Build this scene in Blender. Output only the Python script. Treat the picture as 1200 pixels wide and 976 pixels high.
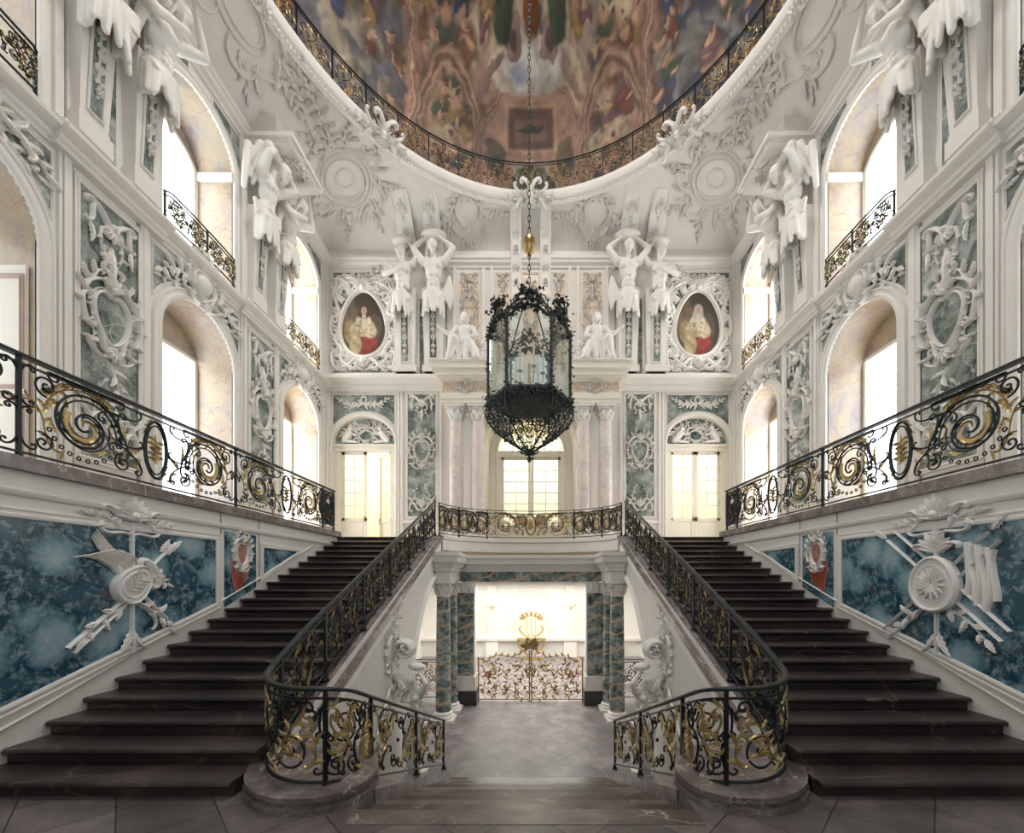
import bpy, math, random
import numpy as np
from mathutils import Vector, Matrix
PI = math.pi
C = bpy.context.scene.collection
for o in list(bpy.data.objects): bpy.data.objects.remove(o)

# ------------------------------------------------------------------ camera, world, exposure
E = 1.99                      # eye above the landing floor; all heights below are written from the eye line
F = 480.0                     # focal length in pixels of a 1200 px wide frame
CX = 0.06
cam_d = bpy.data.cameras.new('camera'); cam = bpy.data.objects.new('camera', cam_d); C.objects.link(cam)
cam_d.sensor_fit = 'HORIZONTAL'; cam_d.sensor_width = 36.0; cam_d.lens = 36.0*F/1200
cam_d.shift_x = -24/1200; cam_d.shift_y = 189/1200
cam_d.clip_start = 0.05; cam_d.clip_end = 200
cam.location = (CX, 0, E); cam.rotation_euler = (PI/2, 0, 0)
sc = bpy.context.scene; sc.camera = cam
sc.view_settings.view_transform = 'Standard'; sc.view_settings.look = 'None'
sc.view_settings.gamma = 1.0; sc.view_settings.use_curve_mapping = False
sc.view_settings.exposure = 0.72
sc.cycles.max_bounces = 8; sc.cycles.diffuse_bounces = 5; sc.cycles.glossy_bounces = 3
sc.cycles.transparent_max_bounces = 12
sc.cycles.sample_clamp_indirect = 6.0
w = bpy.data.worlds.new('world'); sc.world = w; w.use_nodes = True
w.node_tree.nodes['Background'].inputs[0].default_value = (0.75, 0.86, 1.0, 1)
w.node_tree.nodes['Background'].inputs[1].default_value = 1.0

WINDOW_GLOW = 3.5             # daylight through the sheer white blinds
HALL_GLOW = 9.0
def area(name, loc, rot, sx, sy, power, col=(1, 1, 1)):
    d = bpy.data.lights.new(name, 'AREA'); d.shape = 'RECTANGLE'; d.size = sx; d.size_y = sy
    d.energy = power; d.color = col
    o = bpy.data.objects.new(name, d); C.objects.link(o)
    o.location = (loc[0], loc[1], loc[2]+E); o.rotation_euler = rot
    return o
# rooms beyond the doors: unseen overhead panels added to stand in for daylight
area('garden_hall_daylight', (0, 16.6, -0.25), (0, 0, 0), 8, 4.5, 300, (1, .97, .90))
area('undercroft_daylight', (0, 12.95, -0.22), (0, 0, 0), 4.4, 0.8, 60, (1, .98, .94))  # added fill above the gate passage
for i, x in enumerate((-6.1, 0, 6.1)):
    area('cabinet_daylight', (x, 17.4, 6.9), (0, 0, 0), 2.6, 2.2, 190, (1, .96, .90))
area('dome_lantern_light', (0, 6.4, 19.3), (0, 0, 0), 4.0, 4.0, 650, (1, .95, .88))  # added fill for unseen dome windows, the dome has no lantern
area('wall_behind_window_light', (0, -1.0, 5.5), (-PI/2, 0, 0), 5.5, 4.5, 14, (.84, .92, 1))  # weak unseen fill panel added at the opening behind the camera

# ------------------------------------------------------------------ mesh helpers
class MB:
    def __init__(s): s.V = []; s.Q = []; s.P = []; s.n = 0; s.C = []
    def add(s, v, quads=None, polys=None):
        v = np.asarray(v, float).reshape(-1, 3); b = s.n
        s.V.append(v); s.n += len(v)
        if quads is not None and len(quads): s.Q.append(np.asarray(quads, int).reshape(-1, 4)+b)
        if polys:
            for p in polys: s.P.append([i+b for i in p])
        return b
    def grid(s, P, cu=False, cv=False):
        P = np.asarray(P, float); n, m = P.shape[:2]
        I = np.arange(n*m).reshape(n, m)
        if cu: I = np.vstack([I, I[:1]])
        if cv: I = np.hstack([I, I[:, :1]])
        q = np.stack([I[:-1, :-1], I[1:, :-1], I[1:, 1:], I[:-1, 1:]], -1).reshape(-1, 4)
        return s.add(P.reshape(-1, 3), q)
    def box(s, a, b):
        x0, y0, z0 = a; x1, y1, z1 = b
        v = [(x0,y0,z0),(x1,y0,z0),(x1,y1,z0),(x0,y1,z0),(x0,y0,z1),(x1,y0,z1),(x1,y1,z1),(x0,y1,z1)]
        s.add(v, [(0,3,2,1),(4,5,6,7),(0,1,5,4),(1,2,6,5),(2,3,7,6),(3,0,4,7)])
    def hexa(s, bot, top):
        s.add(list(bot)+list(top), [(0,3,2,1),(4,5,6,7),(0,1,5,4),(1,2,6,5),(2,3,7,6),(3,0,4,7)])
    def prism(s, poly, d):           # 3D polygon extruded by the vector d
        p = np.asarray(poly, float); n = len(p); v = np.vstack([p, p+np.asarray(d, float)])
        s.add(v, [(i, (i+1) % n, n+(i+1) % n, n+i) for i in range(n)], [list(range(n))[::-1], list(range(n, 2*n))])
    def lathe(s, prof, c, seg=24, sx=1, sy=1):
        prof = np.asarray(prof, float); a = np.linspace(0, 2*PI, seg, endpoint=False)
        P = np.zeros((len(prof), seg, 3))
        P[..., 0] = c[0]+prof[:, :1]*np.cos(a)*sx; P[..., 1] = c[1]+prof[:, :1]*np.sin(a)*sy
        P[..., 2] = c[2]+prof[:, 1:2]
        s.grid(P, cv=True)
    def tube3(s, P, r, k=6, caps=True):
        P = np.asarray(P, float); n = len(P); r = np.broadcast_to(np.asarray(r, float), (n,))
        T = np.gradient(P, axis=0); T /= np.linalg.norm(T, axis=1)[:, None]+1e-9
        ref = np.array([0, 0, 1.0]) if abs(T[:, 2]).mean() < .8 else np.array([0, 1.0, 0])
        S = np.cross(T, ref); S /= np.linalg.norm(S, axis=1)[:, None]+1e-9
        N = np.cross(S, T); a = np.linspace(0, 2*PI, k, endpoint=False)
        G = P[:, None]+r[:, None, None]*(np.cos(a)[None, :, None]*S[:, None]+np.sin(a)[None, :, None]*N[:, None])
        b = s.grid(G, cv=True)
        if caps: s.P.append(list(range(b, b+k))); s.P.append(list(range(b+(n-1)*k, b+n*k)))
    def capsule(s, p, r1, q, r2, k=14):
        p = np.asarray(p, float); q = np.asarray(q, float); d = q-p; L = np.linalg.norm(d)
        d = d/L if L > 1e-6 else np.array([0, 0, 1.0])
        pts = []; rr = []
        for a in np.linspace(-PI/2+.12, 0, 5): pts.append(p+d*r1*math.sin(a)); rr.append(r1*math.cos(a))
        for a in np.linspace(0, PI/2-.12, 5): pts.append(q+d*r2*math.sin(a)); rr.append(r2*math.cos(a))
        pts = np.array(pts); rr = np.array(rr)
        ref = np.array([0, 0, 1.0]) if abs(d[2]) < .8 else np.array([0, 1.0, 0])
        S = np.cross(d, ref); S /= np.linalg.norm(S); N = np.cross(S, d); a = np.linspace(0, 2*PI, k, endpoint=False)
        G = pts[:, None]+rr[:, None, None]*(np.cos(a)[None, :, None]*S+np.sin(a)[None, :, None]*N)
        b = s.grid(G, cv=True); n = len(pts)
        s.P.append(list(range(b, b+k))[::-1]); s.P.append(list(range(b+(n-1)*k, b+n*k)))
    def ell(s, c, r, k=16, m=10, rot=None):
        a = np.linspace(0, 2*PI, k, endpoint=False); t = np.linspace(-PI/2+.08, PI/2-.08, m)
        G = np.zeros((m, k, 3)); G[..., 0] = r[0]*np.cos(t)[:, None]*np.cos(a); G[..., 1] = r[1]*np.cos(t)[:, None]*np.sin(a)
        G[..., 2] = r[2]*np.sin(t)[:, None]
        if rot is not None: G = G @ np.array(rot.to_matrix()).T
        b = s.grid(G+np.asarray(c, float), cv=True)
        s.P.append(list(range(b, b+k))[::-1]); s.P.append(list(range(b+(m-1)*k, b+m*k)))
    def arrays(s): return np.vstack(s.V) if s.V else np.zeros((0, 3))
    def mesh(s, name, off=(0, 0, 0), smooth=False):
        me = bpy.data.meshes.new(name)
        V = s.arrays()-np.asarray(off, float)
        Q = np.vstack(s.Q) if s.Q else np.zeros((0, 4), int)
        loops = np.concatenate([Q.reshape(-1)]+[np.array(p) for p in s.P]) if (len(Q) or s.P) else np.zeros(0, int)
        tot = np.concatenate([np.full(len(Q), 4), np.array([len(p) for p in s.P], int)]).astype(int)
        st = np.concatenate([[0], np.cumsum(tot)[:-1]]).astype(int) if len(tot) else np.zeros(0, int)
        me.vertices.add(len(V)); me.vertices.foreach_set('co', V.astype(np.float32).reshape(-1))
        me.loops.add(len(loops)); me.loops.foreach_set('vertex_index', loops.astype(np.int32))
        me.polygons.add(len(tot)); me.polygons.foreach_set('loop_start', st.astype(np.int32))
        me.polygons.foreach_set('loop_total', tot.astype(np.int32))
        me.update(calc_edges=True); me.validate()
        me.polygons.foreach_set('use_smooth', np.ones(len(me.polygons), bool))
        me.set_sharp_from_angle(angle=math.radians(80 if smooth else 34))
        return me
    def build(s, name, mat, parent=None, smooth=False, local=False, **kw):
        """world-height mesh (eye heights + E); children are written relative to the root's location"""
        if local: off = (0, 0, 0)
        else:
            off = np.array([0, 0, -E])
            q = parent
            while q is not None: off = off+np.array(q.location); q = q.parent
        me = s.mesh(name, off, smooth)
        o = bpy.data.objects.new(name, me); C.objects.link(o)
        if mat: me.materials.append(mat)
        if parent: o.parent = parent
        if kw: tag(o, **kw)
        return o

def tag(o, label=None, cat=None, group=None, kind=None):
    if label: o['label'] = label
    if cat: o['category'] = cat
    if group: o['group'] = group
    if kind: o['kind'] = kind
    return o
def thing(name, label, cat, loc, group=None, kind=None):
    o = bpy.data.objects.new(name, None); C.objects.link(o); o.location = (loc[0], loc[1], loc[2]+E)
    o.empty_display_size = .1
    return tag(o, label, cat, group, kind)
def struct(name, loc=(0, 0, 0)):
    o = bpy.data.objects.new(name, None); C.objects.link(o); o.location = (loc[0], loc[1], loc[2]+E); o['kind'] = 'structure'
    return o
def S(mb, name, mat, parent=None, smooth=False):
    o = mb.build(name, mat, parent, smooth)
    if parent is None: o['kind'] = 'structure'
    return o

# ------------------------------------------------------------------ materials
def newmat(name):
    m = bpy.data.materials.new(name); m.use_nodes = True; nt = m.node_tree
    return m, nt, nt.nodes['Principled BSDF']
def ramp(nt, fac, stops):
    r = nt.nodes.new('ShaderNodeValToRGB'); e = r.color_ramp.elements
    while len(e) < len(stops): e.new(.5)
    for k, (p, c) in enumerate(stops): e[k].position = p; e[k].color = (*c, 1)
    nt.links.new(fac, r.inputs[0]); return r.outputs[0]
def mixc(nt, f, a, b, mode='MIX'):
    m = nt.nodes.new('ShaderNodeMix'); m.data_type = 'RGBA'; m.blend_type = mode
    for sock, v in ((m.inputs[0], f), (m.inputs[6], a), (m.inputs[7], b)):
        if isinstance(v, (int, float)): sock.default_value = v
        elif isinstance(v, tuple): sock.default_value = (*v, 1)
        else: nt.links.new(v, sock)
    return m.outputs[2]
def mth(nt, op, a, b=0.0):
    m = nt.nodes.new('ShaderNodeMath'); m.operation = op
    for i, v in enumerate((a, b)):
        if isinstance(v, (int, float)): m.inputs[i].default_value = v
        else: nt.links.new(v, m.inputs[i])
    return m.outputs[0]
def coords(nt, sc=(1, 1, 1), rot=(0, 0, 0)):
    g = nt.nodes.new('ShaderNodeNewGeometry'); mp = nt.nodes.new('ShaderNodeMapping')
    mp.inputs['Scale'].default_value = sc; mp.inputs['Rotation'].default_value = rot
    nt.links.new(g.outputs['Position'], mp.inputs[0]); return mp.outputs[0]
def noise(nt, vec, scale, detail=6, rough=.6, dist=0.0):
    n = nt.nodes.new('ShaderNodeTexNoise'); nt.links.new(vec, n.inputs['Vector'])
    n.inputs['Scale'].default_value = scale; n.inputs['Detail'].default_value = detail
    n.inputs['Roughness'].default_value = rough; n.inputs['Distortion'].default_value = dist
    return n.outputs[0], n.outputs[1]
def warp(nt, vec, scale, amt):
    _, c = noise(nt, vec, scale, 4, .6)
    a = nt.nodes.new('ShaderNodeVectorMath'); a.operation = 'MULTIPLY_ADD'
    nt.links.new(c, a.inputs[0]); a.inputs[1].default_value = (amt,)*3; nt.links.new(vec, a.inputs[2]); return a.outputs[0]
def voro(nt, vec, scale, feat='DISTANCE_TO_EDGE'):
    v = nt.nodes.new('ShaderNodeTexVoronoi'); v.feature = feat; v.inputs['Scale'].default_value = scale
    nt.links.new(vec, v.inputs['Vector']); return v.outputs['Distance']
def bump(nt, bs, h, strength=.3, dist=.01):
    b = nt.nodes.new('ShaderNodeBump'); b.inputs['Strength'].default_value = strength; b.inputs['Distance'].default_value = dist
    nt.links.new(h, b.inputs['Height']); nt.links.new(b.outputs[0], bs.inputs['Normal'])
def plain(name, col, rough=.6, metal=0.0, var=0.06, spec=.5, nb=0.0):
    m, nt, b = newmat(name); v = coords(nt)
    f, _ = noise(nt, v, 2.2, 5)
    c = mixc(nt, f, tuple(x*(1-var*1.6) for x in col), tuple(min(1, x*(1+var)) for x in col))
    nt.links.new(c, b.inputs['Base Color']); b.inputs['Roughness'].default_value = rough; b.inputs['Metallic'].default_value = metal
    b.inputs['Specular IOR Level'].default_value = spec
    if nb: f2, _ = noise(nt, v, 40, 4); bump(nt, b, f2, nb, .004)
    return m
def marble(name, stops, scale=1.2, wamt=.6, rough=.25, veins=None, vscale=2.0, vw=.03, rot=(0, 0, 0), sc=(1, 1, 1), second=None):
    m, nt, b = newmat(name); v = coords(nt, sc, rot); wv = warp(nt, v, scale*.9, wamt)
    f, _ = noise(nt, wv, scale, 9, .66, .4); c = ramp(nt, f, stops)
    if second:
        f2, _ = noise(nt, warp(nt, v, scale*2.3, wamt*.5), scale*second[0], 6, .7)
        c = mixc(nt, ramp(nt, f2, [(second[1], (0, 0, 0)), (second[2], (1, 1, 1))]), c, second[3])
    if veins:
        d = voro(nt, warp(nt, v, vscale*1.1, .5), vscale)
        k = ramp(nt, d, [(0, (1, 1, 1)), (vw, (0, 0, 0))])
        f3, _ = noise(nt, v, vscale*.8, 3); k = mixc(nt, 1.0, k, ramp(nt, f3, [(.42, (0, 0, 0)), (.6, (1, 1, 1))]), 'MULTIPLY')
        c = mixc(nt, k, c, veins)
    nt.links.new(c, b.inputs['Base Color']); b.inputs['Roughness'].default_value = rough
    return m
M = {}
M['stucco'] = plain('white stucco', (.82, .795, .75), .55, var=.05, nb=.15)
M['relief'] = plain('modelled stucco', (.86, .84, .80), .5, var=.04, nb=.15)
M['cream'] = plain('cream paint', (.84, .80, .70), .5, var=.04)
M['ceil'] = plain('ceiling plaster', (.80, .77, .725), .7, var=.08, nb=.1)
M['green'] = marble('green stucco marble', [(.32, (.035, .05, .046)), (.42, (.10, .13, .12)), (.52, (.24, .275, .255)), (.66, (.54, .57, .54))],
                    1.7, .9, .22, (.62, .66, .62), 1.6, .02, second=(4.5, .56, .72, (.34, .40, .38)))
def teal():
    m, nt, b = newmat('teal scagliola'); v = coords(nt)
    wv = warp(nt, v, 1.1, .40); wv = warp(nt, wv, 4.5, .16)
    d = voro(nt, wv, 1.75, 'F1'); f, _ = noise(nt, wv, 3.2, 8, .7)
    x = mth(nt, 'ADD', mth(nt, 'MULTIPLY', d, .85), mth(nt, 'MULTIPLY', f, .55))
    c = ramp(nt, x, [(.40, (.36, .48, .53)), (.53, (.22, .36, .42)), (.64, (.09, .20, .25)), (.74, (.013, .055, .085)), (.88, (.04, .11, .15))])
    f2, _ = noise(nt, wv, 11, 5, .7)
    c = mixc(nt, ramp(nt, f2, [(.50, (0, 0, 0)), (.64, (.85, .85, .85))]), c, (.30, .41, .46))
    d2 = voro(nt, warp(nt, v, 2.4, .5), 2.1)
    k = mixc(nt, 1.0, ramp(nt, d2, [(0, (1, 1, 1)), (.03, (0, 0, 0))]), ramp(nt, noise(nt, v, 2.1, 3)[0], [(.50, (0, 0, 0)), (.66, (.6, .6, .6))]), 'MULTIPLY')
    c = mixc(nt, k, c, (.26, .14, .09))
    nt.links.new(c, b.inputs['Base Color']); b.inputs['Roughness'].default_value = .2
    return m
M['teal'] = teal()
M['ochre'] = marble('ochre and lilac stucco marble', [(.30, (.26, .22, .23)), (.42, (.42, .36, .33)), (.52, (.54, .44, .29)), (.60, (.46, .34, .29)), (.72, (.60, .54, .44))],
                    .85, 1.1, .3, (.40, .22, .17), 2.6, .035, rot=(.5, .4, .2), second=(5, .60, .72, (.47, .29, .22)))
M['pinkcol'] = marble('pale pink marble', [(.3, (.60, .56, .58)), (.45, (.74, .66, .62)), (.58, (.82, .75, .68)), (.7, (.72, .52, .46))],
                      2.2, .8, .2, (.52, .32, .26), 3.0, .025, second=(7, .64, .76, (.60, .36, .26)))
M['ochrepanel'] = marble('ochre frieze marble', [(.3, (.55, .40, .30)), (.5, (.72, .58, .44)), (.7, (.80, .72, .62))], 3.0, .8, .3)
def banded(name, mirror=1):
    m, nt, b = newmat(name)
    v = coords(nt, (1, 1, 1), (0, .25*mirror, 0)); wv = warp(nt, v, 2.2, .35)
    wvn = nt.nodes.new('ShaderNodeTexWave'); wvn.inputs['Scale'].default_value = .95; wvn.inputs['Distortion'].default_value = 4.5
    wvn.bands_direction = 'Z'; wvn.inputs['Detail'].default_value = 3; nt.links.new(wv, wvn.inputs[0])
    f, _ = noise(nt, v, 5, 7, .7)
    c = ramp(nt, f, [(.34, (.03, .055, .05)), (.44, (.11, .15, .145)), (.54, (.27, .32, .31)), (.66, (.52, .55, .54))])
    band = mixc(nt, f, (.42, .22, .10), (.74, .62, .46))
    c = mixc(nt, ramp(nt, wvn.outputs[1], [(.89, (0, 0, 0)), (.97, (.9, .9, .9))]), c, band)
    nt.links.new(c, b.inputs['Base Color']); b.inputs['Roughness'].default_value = .18
    return m
M['band'] = banded('green marble with ochre bands')
M['brown'] = marble('dark brown stair marble', [(.3, (.014, .010, .011)), (.5, (.036, .026, .026)), (.64, (.075, .054, .050)), (.78, (.16, .13, .12))],
                    1.4, .8, .34, (.20, .15, .13), 1.3, .012, sc=(.5, 1, 1))
M['mauve'] = marble('mauve kerb marble', [(.3, (.11, .085, .085)), (.5, (.20, .165, .16)), (.7, (.36, .32, .31))], 3.0, .6, .22, (.58, .53, .5), 2.5, .02)
M['darkstone'] = plain('dark plinth stone', (.045, .04, .045), .3, var=.3)
def tiles(name, dark, lite, s, rot=0.0, rough=.28, glow=1.0):
    m, nt, b = newmat(name); v = coords(nt, (1, 1, 1), (0, 0, rot))
    br = nt.nodes.new('ShaderNodeTexBrick'); nt.links.new(v, br.inputs[0]); br.offset = 0.0
    br.inputs['Scale'].default_value = 1.0; br.inputs['Brick Width'].default_value = s; br.inputs['Row Height'].default_value = s
    br.inputs['Mortar Size'].default_value = .006; br.inputs['Mortar'].default_value = tuple(x*.35 for x in dark)+(1,)
    br.inputs['Color1'].default_value = (*dark, 1); br.inputs['Color2'].default_value = (*lite, 1)
    f, _ = noise(nt, warp(nt, v, 1.6, .7), 2.0, 8, .66)
    c = mixc(nt, .75, br.outputs[0], ramp(nt, f, [(.3, tuple(x*.5 for x in dark)), (.5, (.42,)*3), (.72, (1.0, .96, .94))]), 'MULTIPLY')
    nt.links.new(c, b.inputs['Base Color']); b.inputs['Roughness'].default_value = rough
    return m
M['floor'] = tiles('landing floor marble', (.20, .17, .165), (.30, .26, .25), .62, PI/4, .3)
M['gfloor'] = tiles('grey mauve floor marble', (.36, .33, .335), (.46, .425, .43), 1.1, PI/4, .42)
M['ufloor'] = plain('gallery floor', (.45, .38, .30), .4)
M['iron'] = plain('black wrought iron', (.035, .042, .045), .38, .7, var=.3)
M['gold'] = plain('gilding', (.55, .42, .20), .38, .8, var=.3)
M['giltlight'] = plain('weathered gilding', (.66, .50, .24), .45, .35, var=.35)
M['redlac'] = plain('red painted leaf', (.45, .10, .05), .5)
M['leafgreen'] = plain('green painted leaf', (.16, .26, .12), .5)
M['bronze'] = plain('dark green bronze', (.055, .068, .060), .5, .3, var=.4)
M['brass'] = plain('brass', (.45, .30, .12), .3, .9)
M['candle'] = plain('candle wax', (.85, .80, .68), .5)
M['joint'] = plain('brown shadow joint', (.33, .27, .23), .7)
M['pinktrim'] = plain('pink marbled trim', (.55, .40, .34), .35, var=.2)
def emis(name, col, st):
    m = bpy.data.materials.new(name); m.use_nodes = True; nt = m.node_tree; nt.nodes.clear()
    e = nt.nodes.new('ShaderNodeEmission'); o = nt.nodes.new('ShaderNodeOutputMaterial')
    v = coords(nt, (1.5, 1.5, .25)); f, _ = noise(nt, v, 3, 3)
    nt.links.new(ramp(nt, f, [(.3, tuple(x*.86 for x in col)), (.6, col)]), e.inputs[0]); e.inputs[1].default_value = st
    nt.links.new(e.outputs[0], o.inputs[0]); return m
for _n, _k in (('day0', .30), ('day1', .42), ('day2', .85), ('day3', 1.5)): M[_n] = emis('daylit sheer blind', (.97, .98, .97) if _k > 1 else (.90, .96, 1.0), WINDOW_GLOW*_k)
M['hallday'] = emis('daylit garden window', (1.0, .97, .9), HALL_GLOW)
def glassmat():
    m = bpy.data.materials.new('lantern glass'); m.use_nodes = True; nt = m.node_tree; nt.nodes.clear()
    o = nt.nodes.new('ShaderNodeOutputMaterial'); mx = nt.nodes.new('ShaderNodeMixShader')
    t = nt.nodes.new('ShaderNodeBsdfTransparent'); g = nt.nodes.new('ShaderNodeBsdfGlossy'); g.inputs['Roughness'].default_value = .03
    fr = nt.nodes.new('ShaderNodeLayerWeight'); fr.inputs[0].default_value = .5; fq = nt.nodes.new('ShaderNodeMath'); fq.operation = 'POWER'; fq.inputs[1].default_value = 2.2; nt.links.new(fr.outputs[1], fq.inputs[0]); fq2 = nt.nodes.new('ShaderNodeMath'); fq2.operation = 'MULTIPLY_ADD'; fq2.inputs[1].default_value = .5; fq2.inputs[2].default_value = .05; nt.links.new(fq.outputs[0], fq2.inputs[0])
    t.inputs[0].default_value = (.93, .96, .94, 1)
    nt.links.new(fq2.outputs[0], mx.inputs[0]); nt.links.new(t.outputs[0], mx.inputs[1]); nt.links.new(g.outputs[0], mx.inputs[2])
    nt.links.new(mx.outputs[0], o.inputs[0]); return m
M['glass'] = glassmat()
def paintmat(name):
    m, nt, b = newmat(name); a = nt.nodes.new('ShaderNodeAttribute'); a.attribute_name = 'paint'
    nt.links.new(a.outputs['Color'], b.inputs['Base Color']); b.inputs['Roughness'].default_value = .6; return m
M['paint'] = paintmat('painted surface')
def paint(o, cols):
    at = o.data.color_attributes.new('paint', 'FLOAT_COLOR', 'POINT')
    c = np.ones((len(cols), 4), np.float32); c[:, :3] = np.clip(cols, 0, 1); at.data.foreach_set('color', c.reshape(-1))

# ------------------------------------------------------------------ drawing on surfaces
class Fr:
    """flat frame: u along U, v along V, h along N"""
    def __init__(s, o, U, V, N): s.o, s.U, s.V, s.N = [np.array(a, float) for a in (o, U, V, N)]
    def __call__(s, u, v, h):
        u, v, h = np.broadcast_arrays(u, v, h)
        return s.o+u[..., None]*s.U+v[..., None]*s.V+h[..., None]*s.N
    def at(s, u, v, h=0): return Fr(s.o+u*s.U+v*s.V+h*s.N, s.U, s.V, s.N)
    def turn(s, a, k=1.0): return Fr(s.o, k*(s.U*math.cos(a)+s.V*math.sin(a)), k*(-s.U*math.sin(a)+s.V*math.cos(a)), k*s.N)
    def flip(s): return Fr(s.o, -s.U, s.V, s.N)
SEC = np.array([(-1, 0), (-.8, .6), (-.35, .95), (0, 1), (.35, .95), (.8, .6), (1, 0)])
SEC5 = np.array([(-1, 0), (-.55, .8), (0, 1), (.55, .8), (1, 0)])
SEC5L = np.array([(-1, .1), (-.5, .85), (0, .62), (.5, .85), (1, .1)])
LEAFSEC = np.array([(-1, .15), (-.6, .8), (-.12, .55), (0, 1), (.12, .55), (.6, .8), (1, .15)])
def perp(P):
    T = np.gradient(P, axis=0); T /= np.linalg.norm(T, axis=1)[:, None]+1e-9
    return np.stack([-T[:, 1], T[:, 0]], 1)
def strip(mb, fr, P, w, h, base=0.0, sec=SEC5):
    P = np.asarray(P, float); n = len(P); w = np.broadcast_to(w, (n,)); h = np.broadcast_to(h, (n,)); base = np.broadcast_to(base, (n,))
    N = perp(P)
    Q = P[:, None]+N[:, None]*(w[:, None]*sec[None, :, 0])[..., None]
    mb.grid(fr(Q[..., 0], Q[..., 1], base[:, None]+h[:, None]*sec[None, :, 1]))
def wire(mb, fr, P, r, k=5, h0=0.0):
    P = np.asarray(P, float); n = len(P); r = np.broadcast_to(r, (n,)); N = perp(P); a = np.linspace(0, 2*PI, k, endpoint=False)
    Q = P[:, None]+N[:, None]*(r[:, None]*np.cos(a))[..., None]
    mb.grid(fr(Q[..., 0], Q[..., 1], h0+r[:, None]*np.sin(a)), cv=True)
def scroll(A, B, kind='C', side=1, turns=1.0, n=34, belly=1.3):
    t = np.linspace(0, 1, n); q = 2*t-1
    k = belly+8*turns*2*PI*np.abs(q)**3.2
    if kind == 'S': k = k*np.sign(q+1e-9)
    if kind == 'J': k = belly+8*turns*2*PI*np.clip(q, 0, 1)**3.2
    k = k*side; th = np.concatenate([[0], np.cumsum((k[1:]+k[:-1])/2*np.diff(t))])
    P = np.stack([np.cumsum(np.cos(th)), np.cumsum(np.sin(th))], 1)/n
    i, j = (int(n*.14), int(n*.86)) if kind != 'J' else (0, int(n*.8))
    a, b = P[i], P[j]; z = complex(*(np.array(B)-np.array(A)))/complex(*(b-a))
    W = (P[:, 0]-a[0])+1j*(P[:, 1]-a[1]); W = W*z
    return np.stack([W.real+A[0], W.imag+A[1]], 1)
def spiral(c, r, a0, turns, d=1, n=36, r1=.12):
    t = np.linspace(0, 1, n); rr = r*((1-t)**1.15*(1-r1)+r1); a = a0+d*turns*2*PI*t
    return np.stack([c[0]+rr*np.cos(a), c[1]+rr*np.sin(a)], 1)
def ring(c, rx, ry, n=28, a0=0, a1=2*PI):
    a = np.linspace(a0, a1, n); return np.stack([c[0]+rx*np.cos(a), c[1]+ry*np.sin(a)], 1)
def leafpts(b, ang, L, curl, n=11):
    t = np.linspace(0, 1, n); th = ang+curl*t**1.5
    st = np.stack([np.cos(th), np.sin(th)], 1)*L/(n-1)
    P = np.vstack([[b], np.asarray(b)+np.cumsum(st[:-1], 0)]); return P, t
def leaf(mb, fr, b, ang, L, W, curl=0.8, h=.04, base=0.0, rise=.4):
    P, t = leafpts(b, ang, L, curl, 14)
    saw = 1-np.mod(t*4.33+.15, 1.0)
    w = W*(np.sin(PI*np.clip(t, .02, .99)**.7)**.8)*(.42+.72*saw)+.002
    strip(mb, fr, P, w, h*(.5+.5*np.sin(PI*t)), base+h*rise*t, SEC5L)
def sscroll(mb, fr, A, B, kind='C', side=1, w=.05, h=.06, turns=1.0, n=34, base=0.0, belly=1.3):
    P = scroll(A, B, kind, side, turns, n, belly); t = np.linspace(-1, 1, n)
    W = w*(.35+.65*(1-np.abs(t)**2)**.6) if kind != 'J' else w*(1-.6*np.clip(t, 0, 1))
    strip(mb, fr, P, W, h*(W/w), base)
def blob(mb, fr, c, r, h, n=8, m=4):
    a = np.linspace(0, 2*PI, n, endpoint=False); t = np.linspace(0, PI/2-.15, m)
    U = c[0]+r*np.cos(t)[:, None]*np.cos(a); V = c[1]+r*np.cos(t)[:, None]*np.sin(a)
    b = mb.grid(fr(U, V, h*np.sin(t)[:, None]+0*U), cv=True); mb.P.append(list(range(b+(m-1)*n, b+m*n)))
def rosette(mb, fr, c, r, h, k=6):
    for i in range(k): leaf(mb, fr, c, i*2*PI/k, r, r*.33, .2, h)
    blob(mb, fr, c, r*.28, h*1.4)
def molding(mb, fr, P, prof, closed=False):
    P = np.asarray(P, float); n = len(P)
    if closed: Pp, Pn = np.roll(P, 1, 0), np.roll(P, -1, 0)
    else:
        Pp = np.vstack([2*P[0]-P[1], P[:-1]]); Pn = np.vstack([P[1:], 2*P[-1]-P[-2]])
    a = P-Pp; b = Pn-P; a /= np.linalg.norm(a, axis=1)[:, None]; b /= np.linalg.norm(b, axis=1)[:, None]
    na = np.stack([-a[:, 1], a[:, 0]], 1); nb = np.stack([-b[:, 1], b[:, 0]], 1); m = na+nb
    m = m/(np.maximum((m*na).sum(1), .25)[:, None]); 
    prof = np.asarray(prof, float); Q = P[:, None]+m[:, None]*prof[None, :, :1]
    mb.grid(fr(Q[..., 0], Q[..., 1], np.broadcast_to(prof[None, :, 1], Q.shape[:2])), cu=closed)
def rectpts(u0, v0, u1, v1): return [(u0, v0), (u0, v1), (u1, v1), (u1, v0)]
def archpts(c, hw, z0, zs, rise, n=24, grow=0.0):
    a = np.linspace(PI, 0, n)
    P = [(c-hw-grow, z0)]+[(c+(hw+grow)*math.cos(t), zs+(rise+grow)*math.sin(t)) for t in a]+[(c+hw+grow, z0)]
    return P
PF = [(0, 0), (0, .035), (.02, .05), (.045, .05), (.055, .03), (.08, .03), (.095, .045), (.11, .045), (.12, 0)]
def pf(w, h): return [(x/.12*w, y/.05*h) for x, y in PF]
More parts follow.
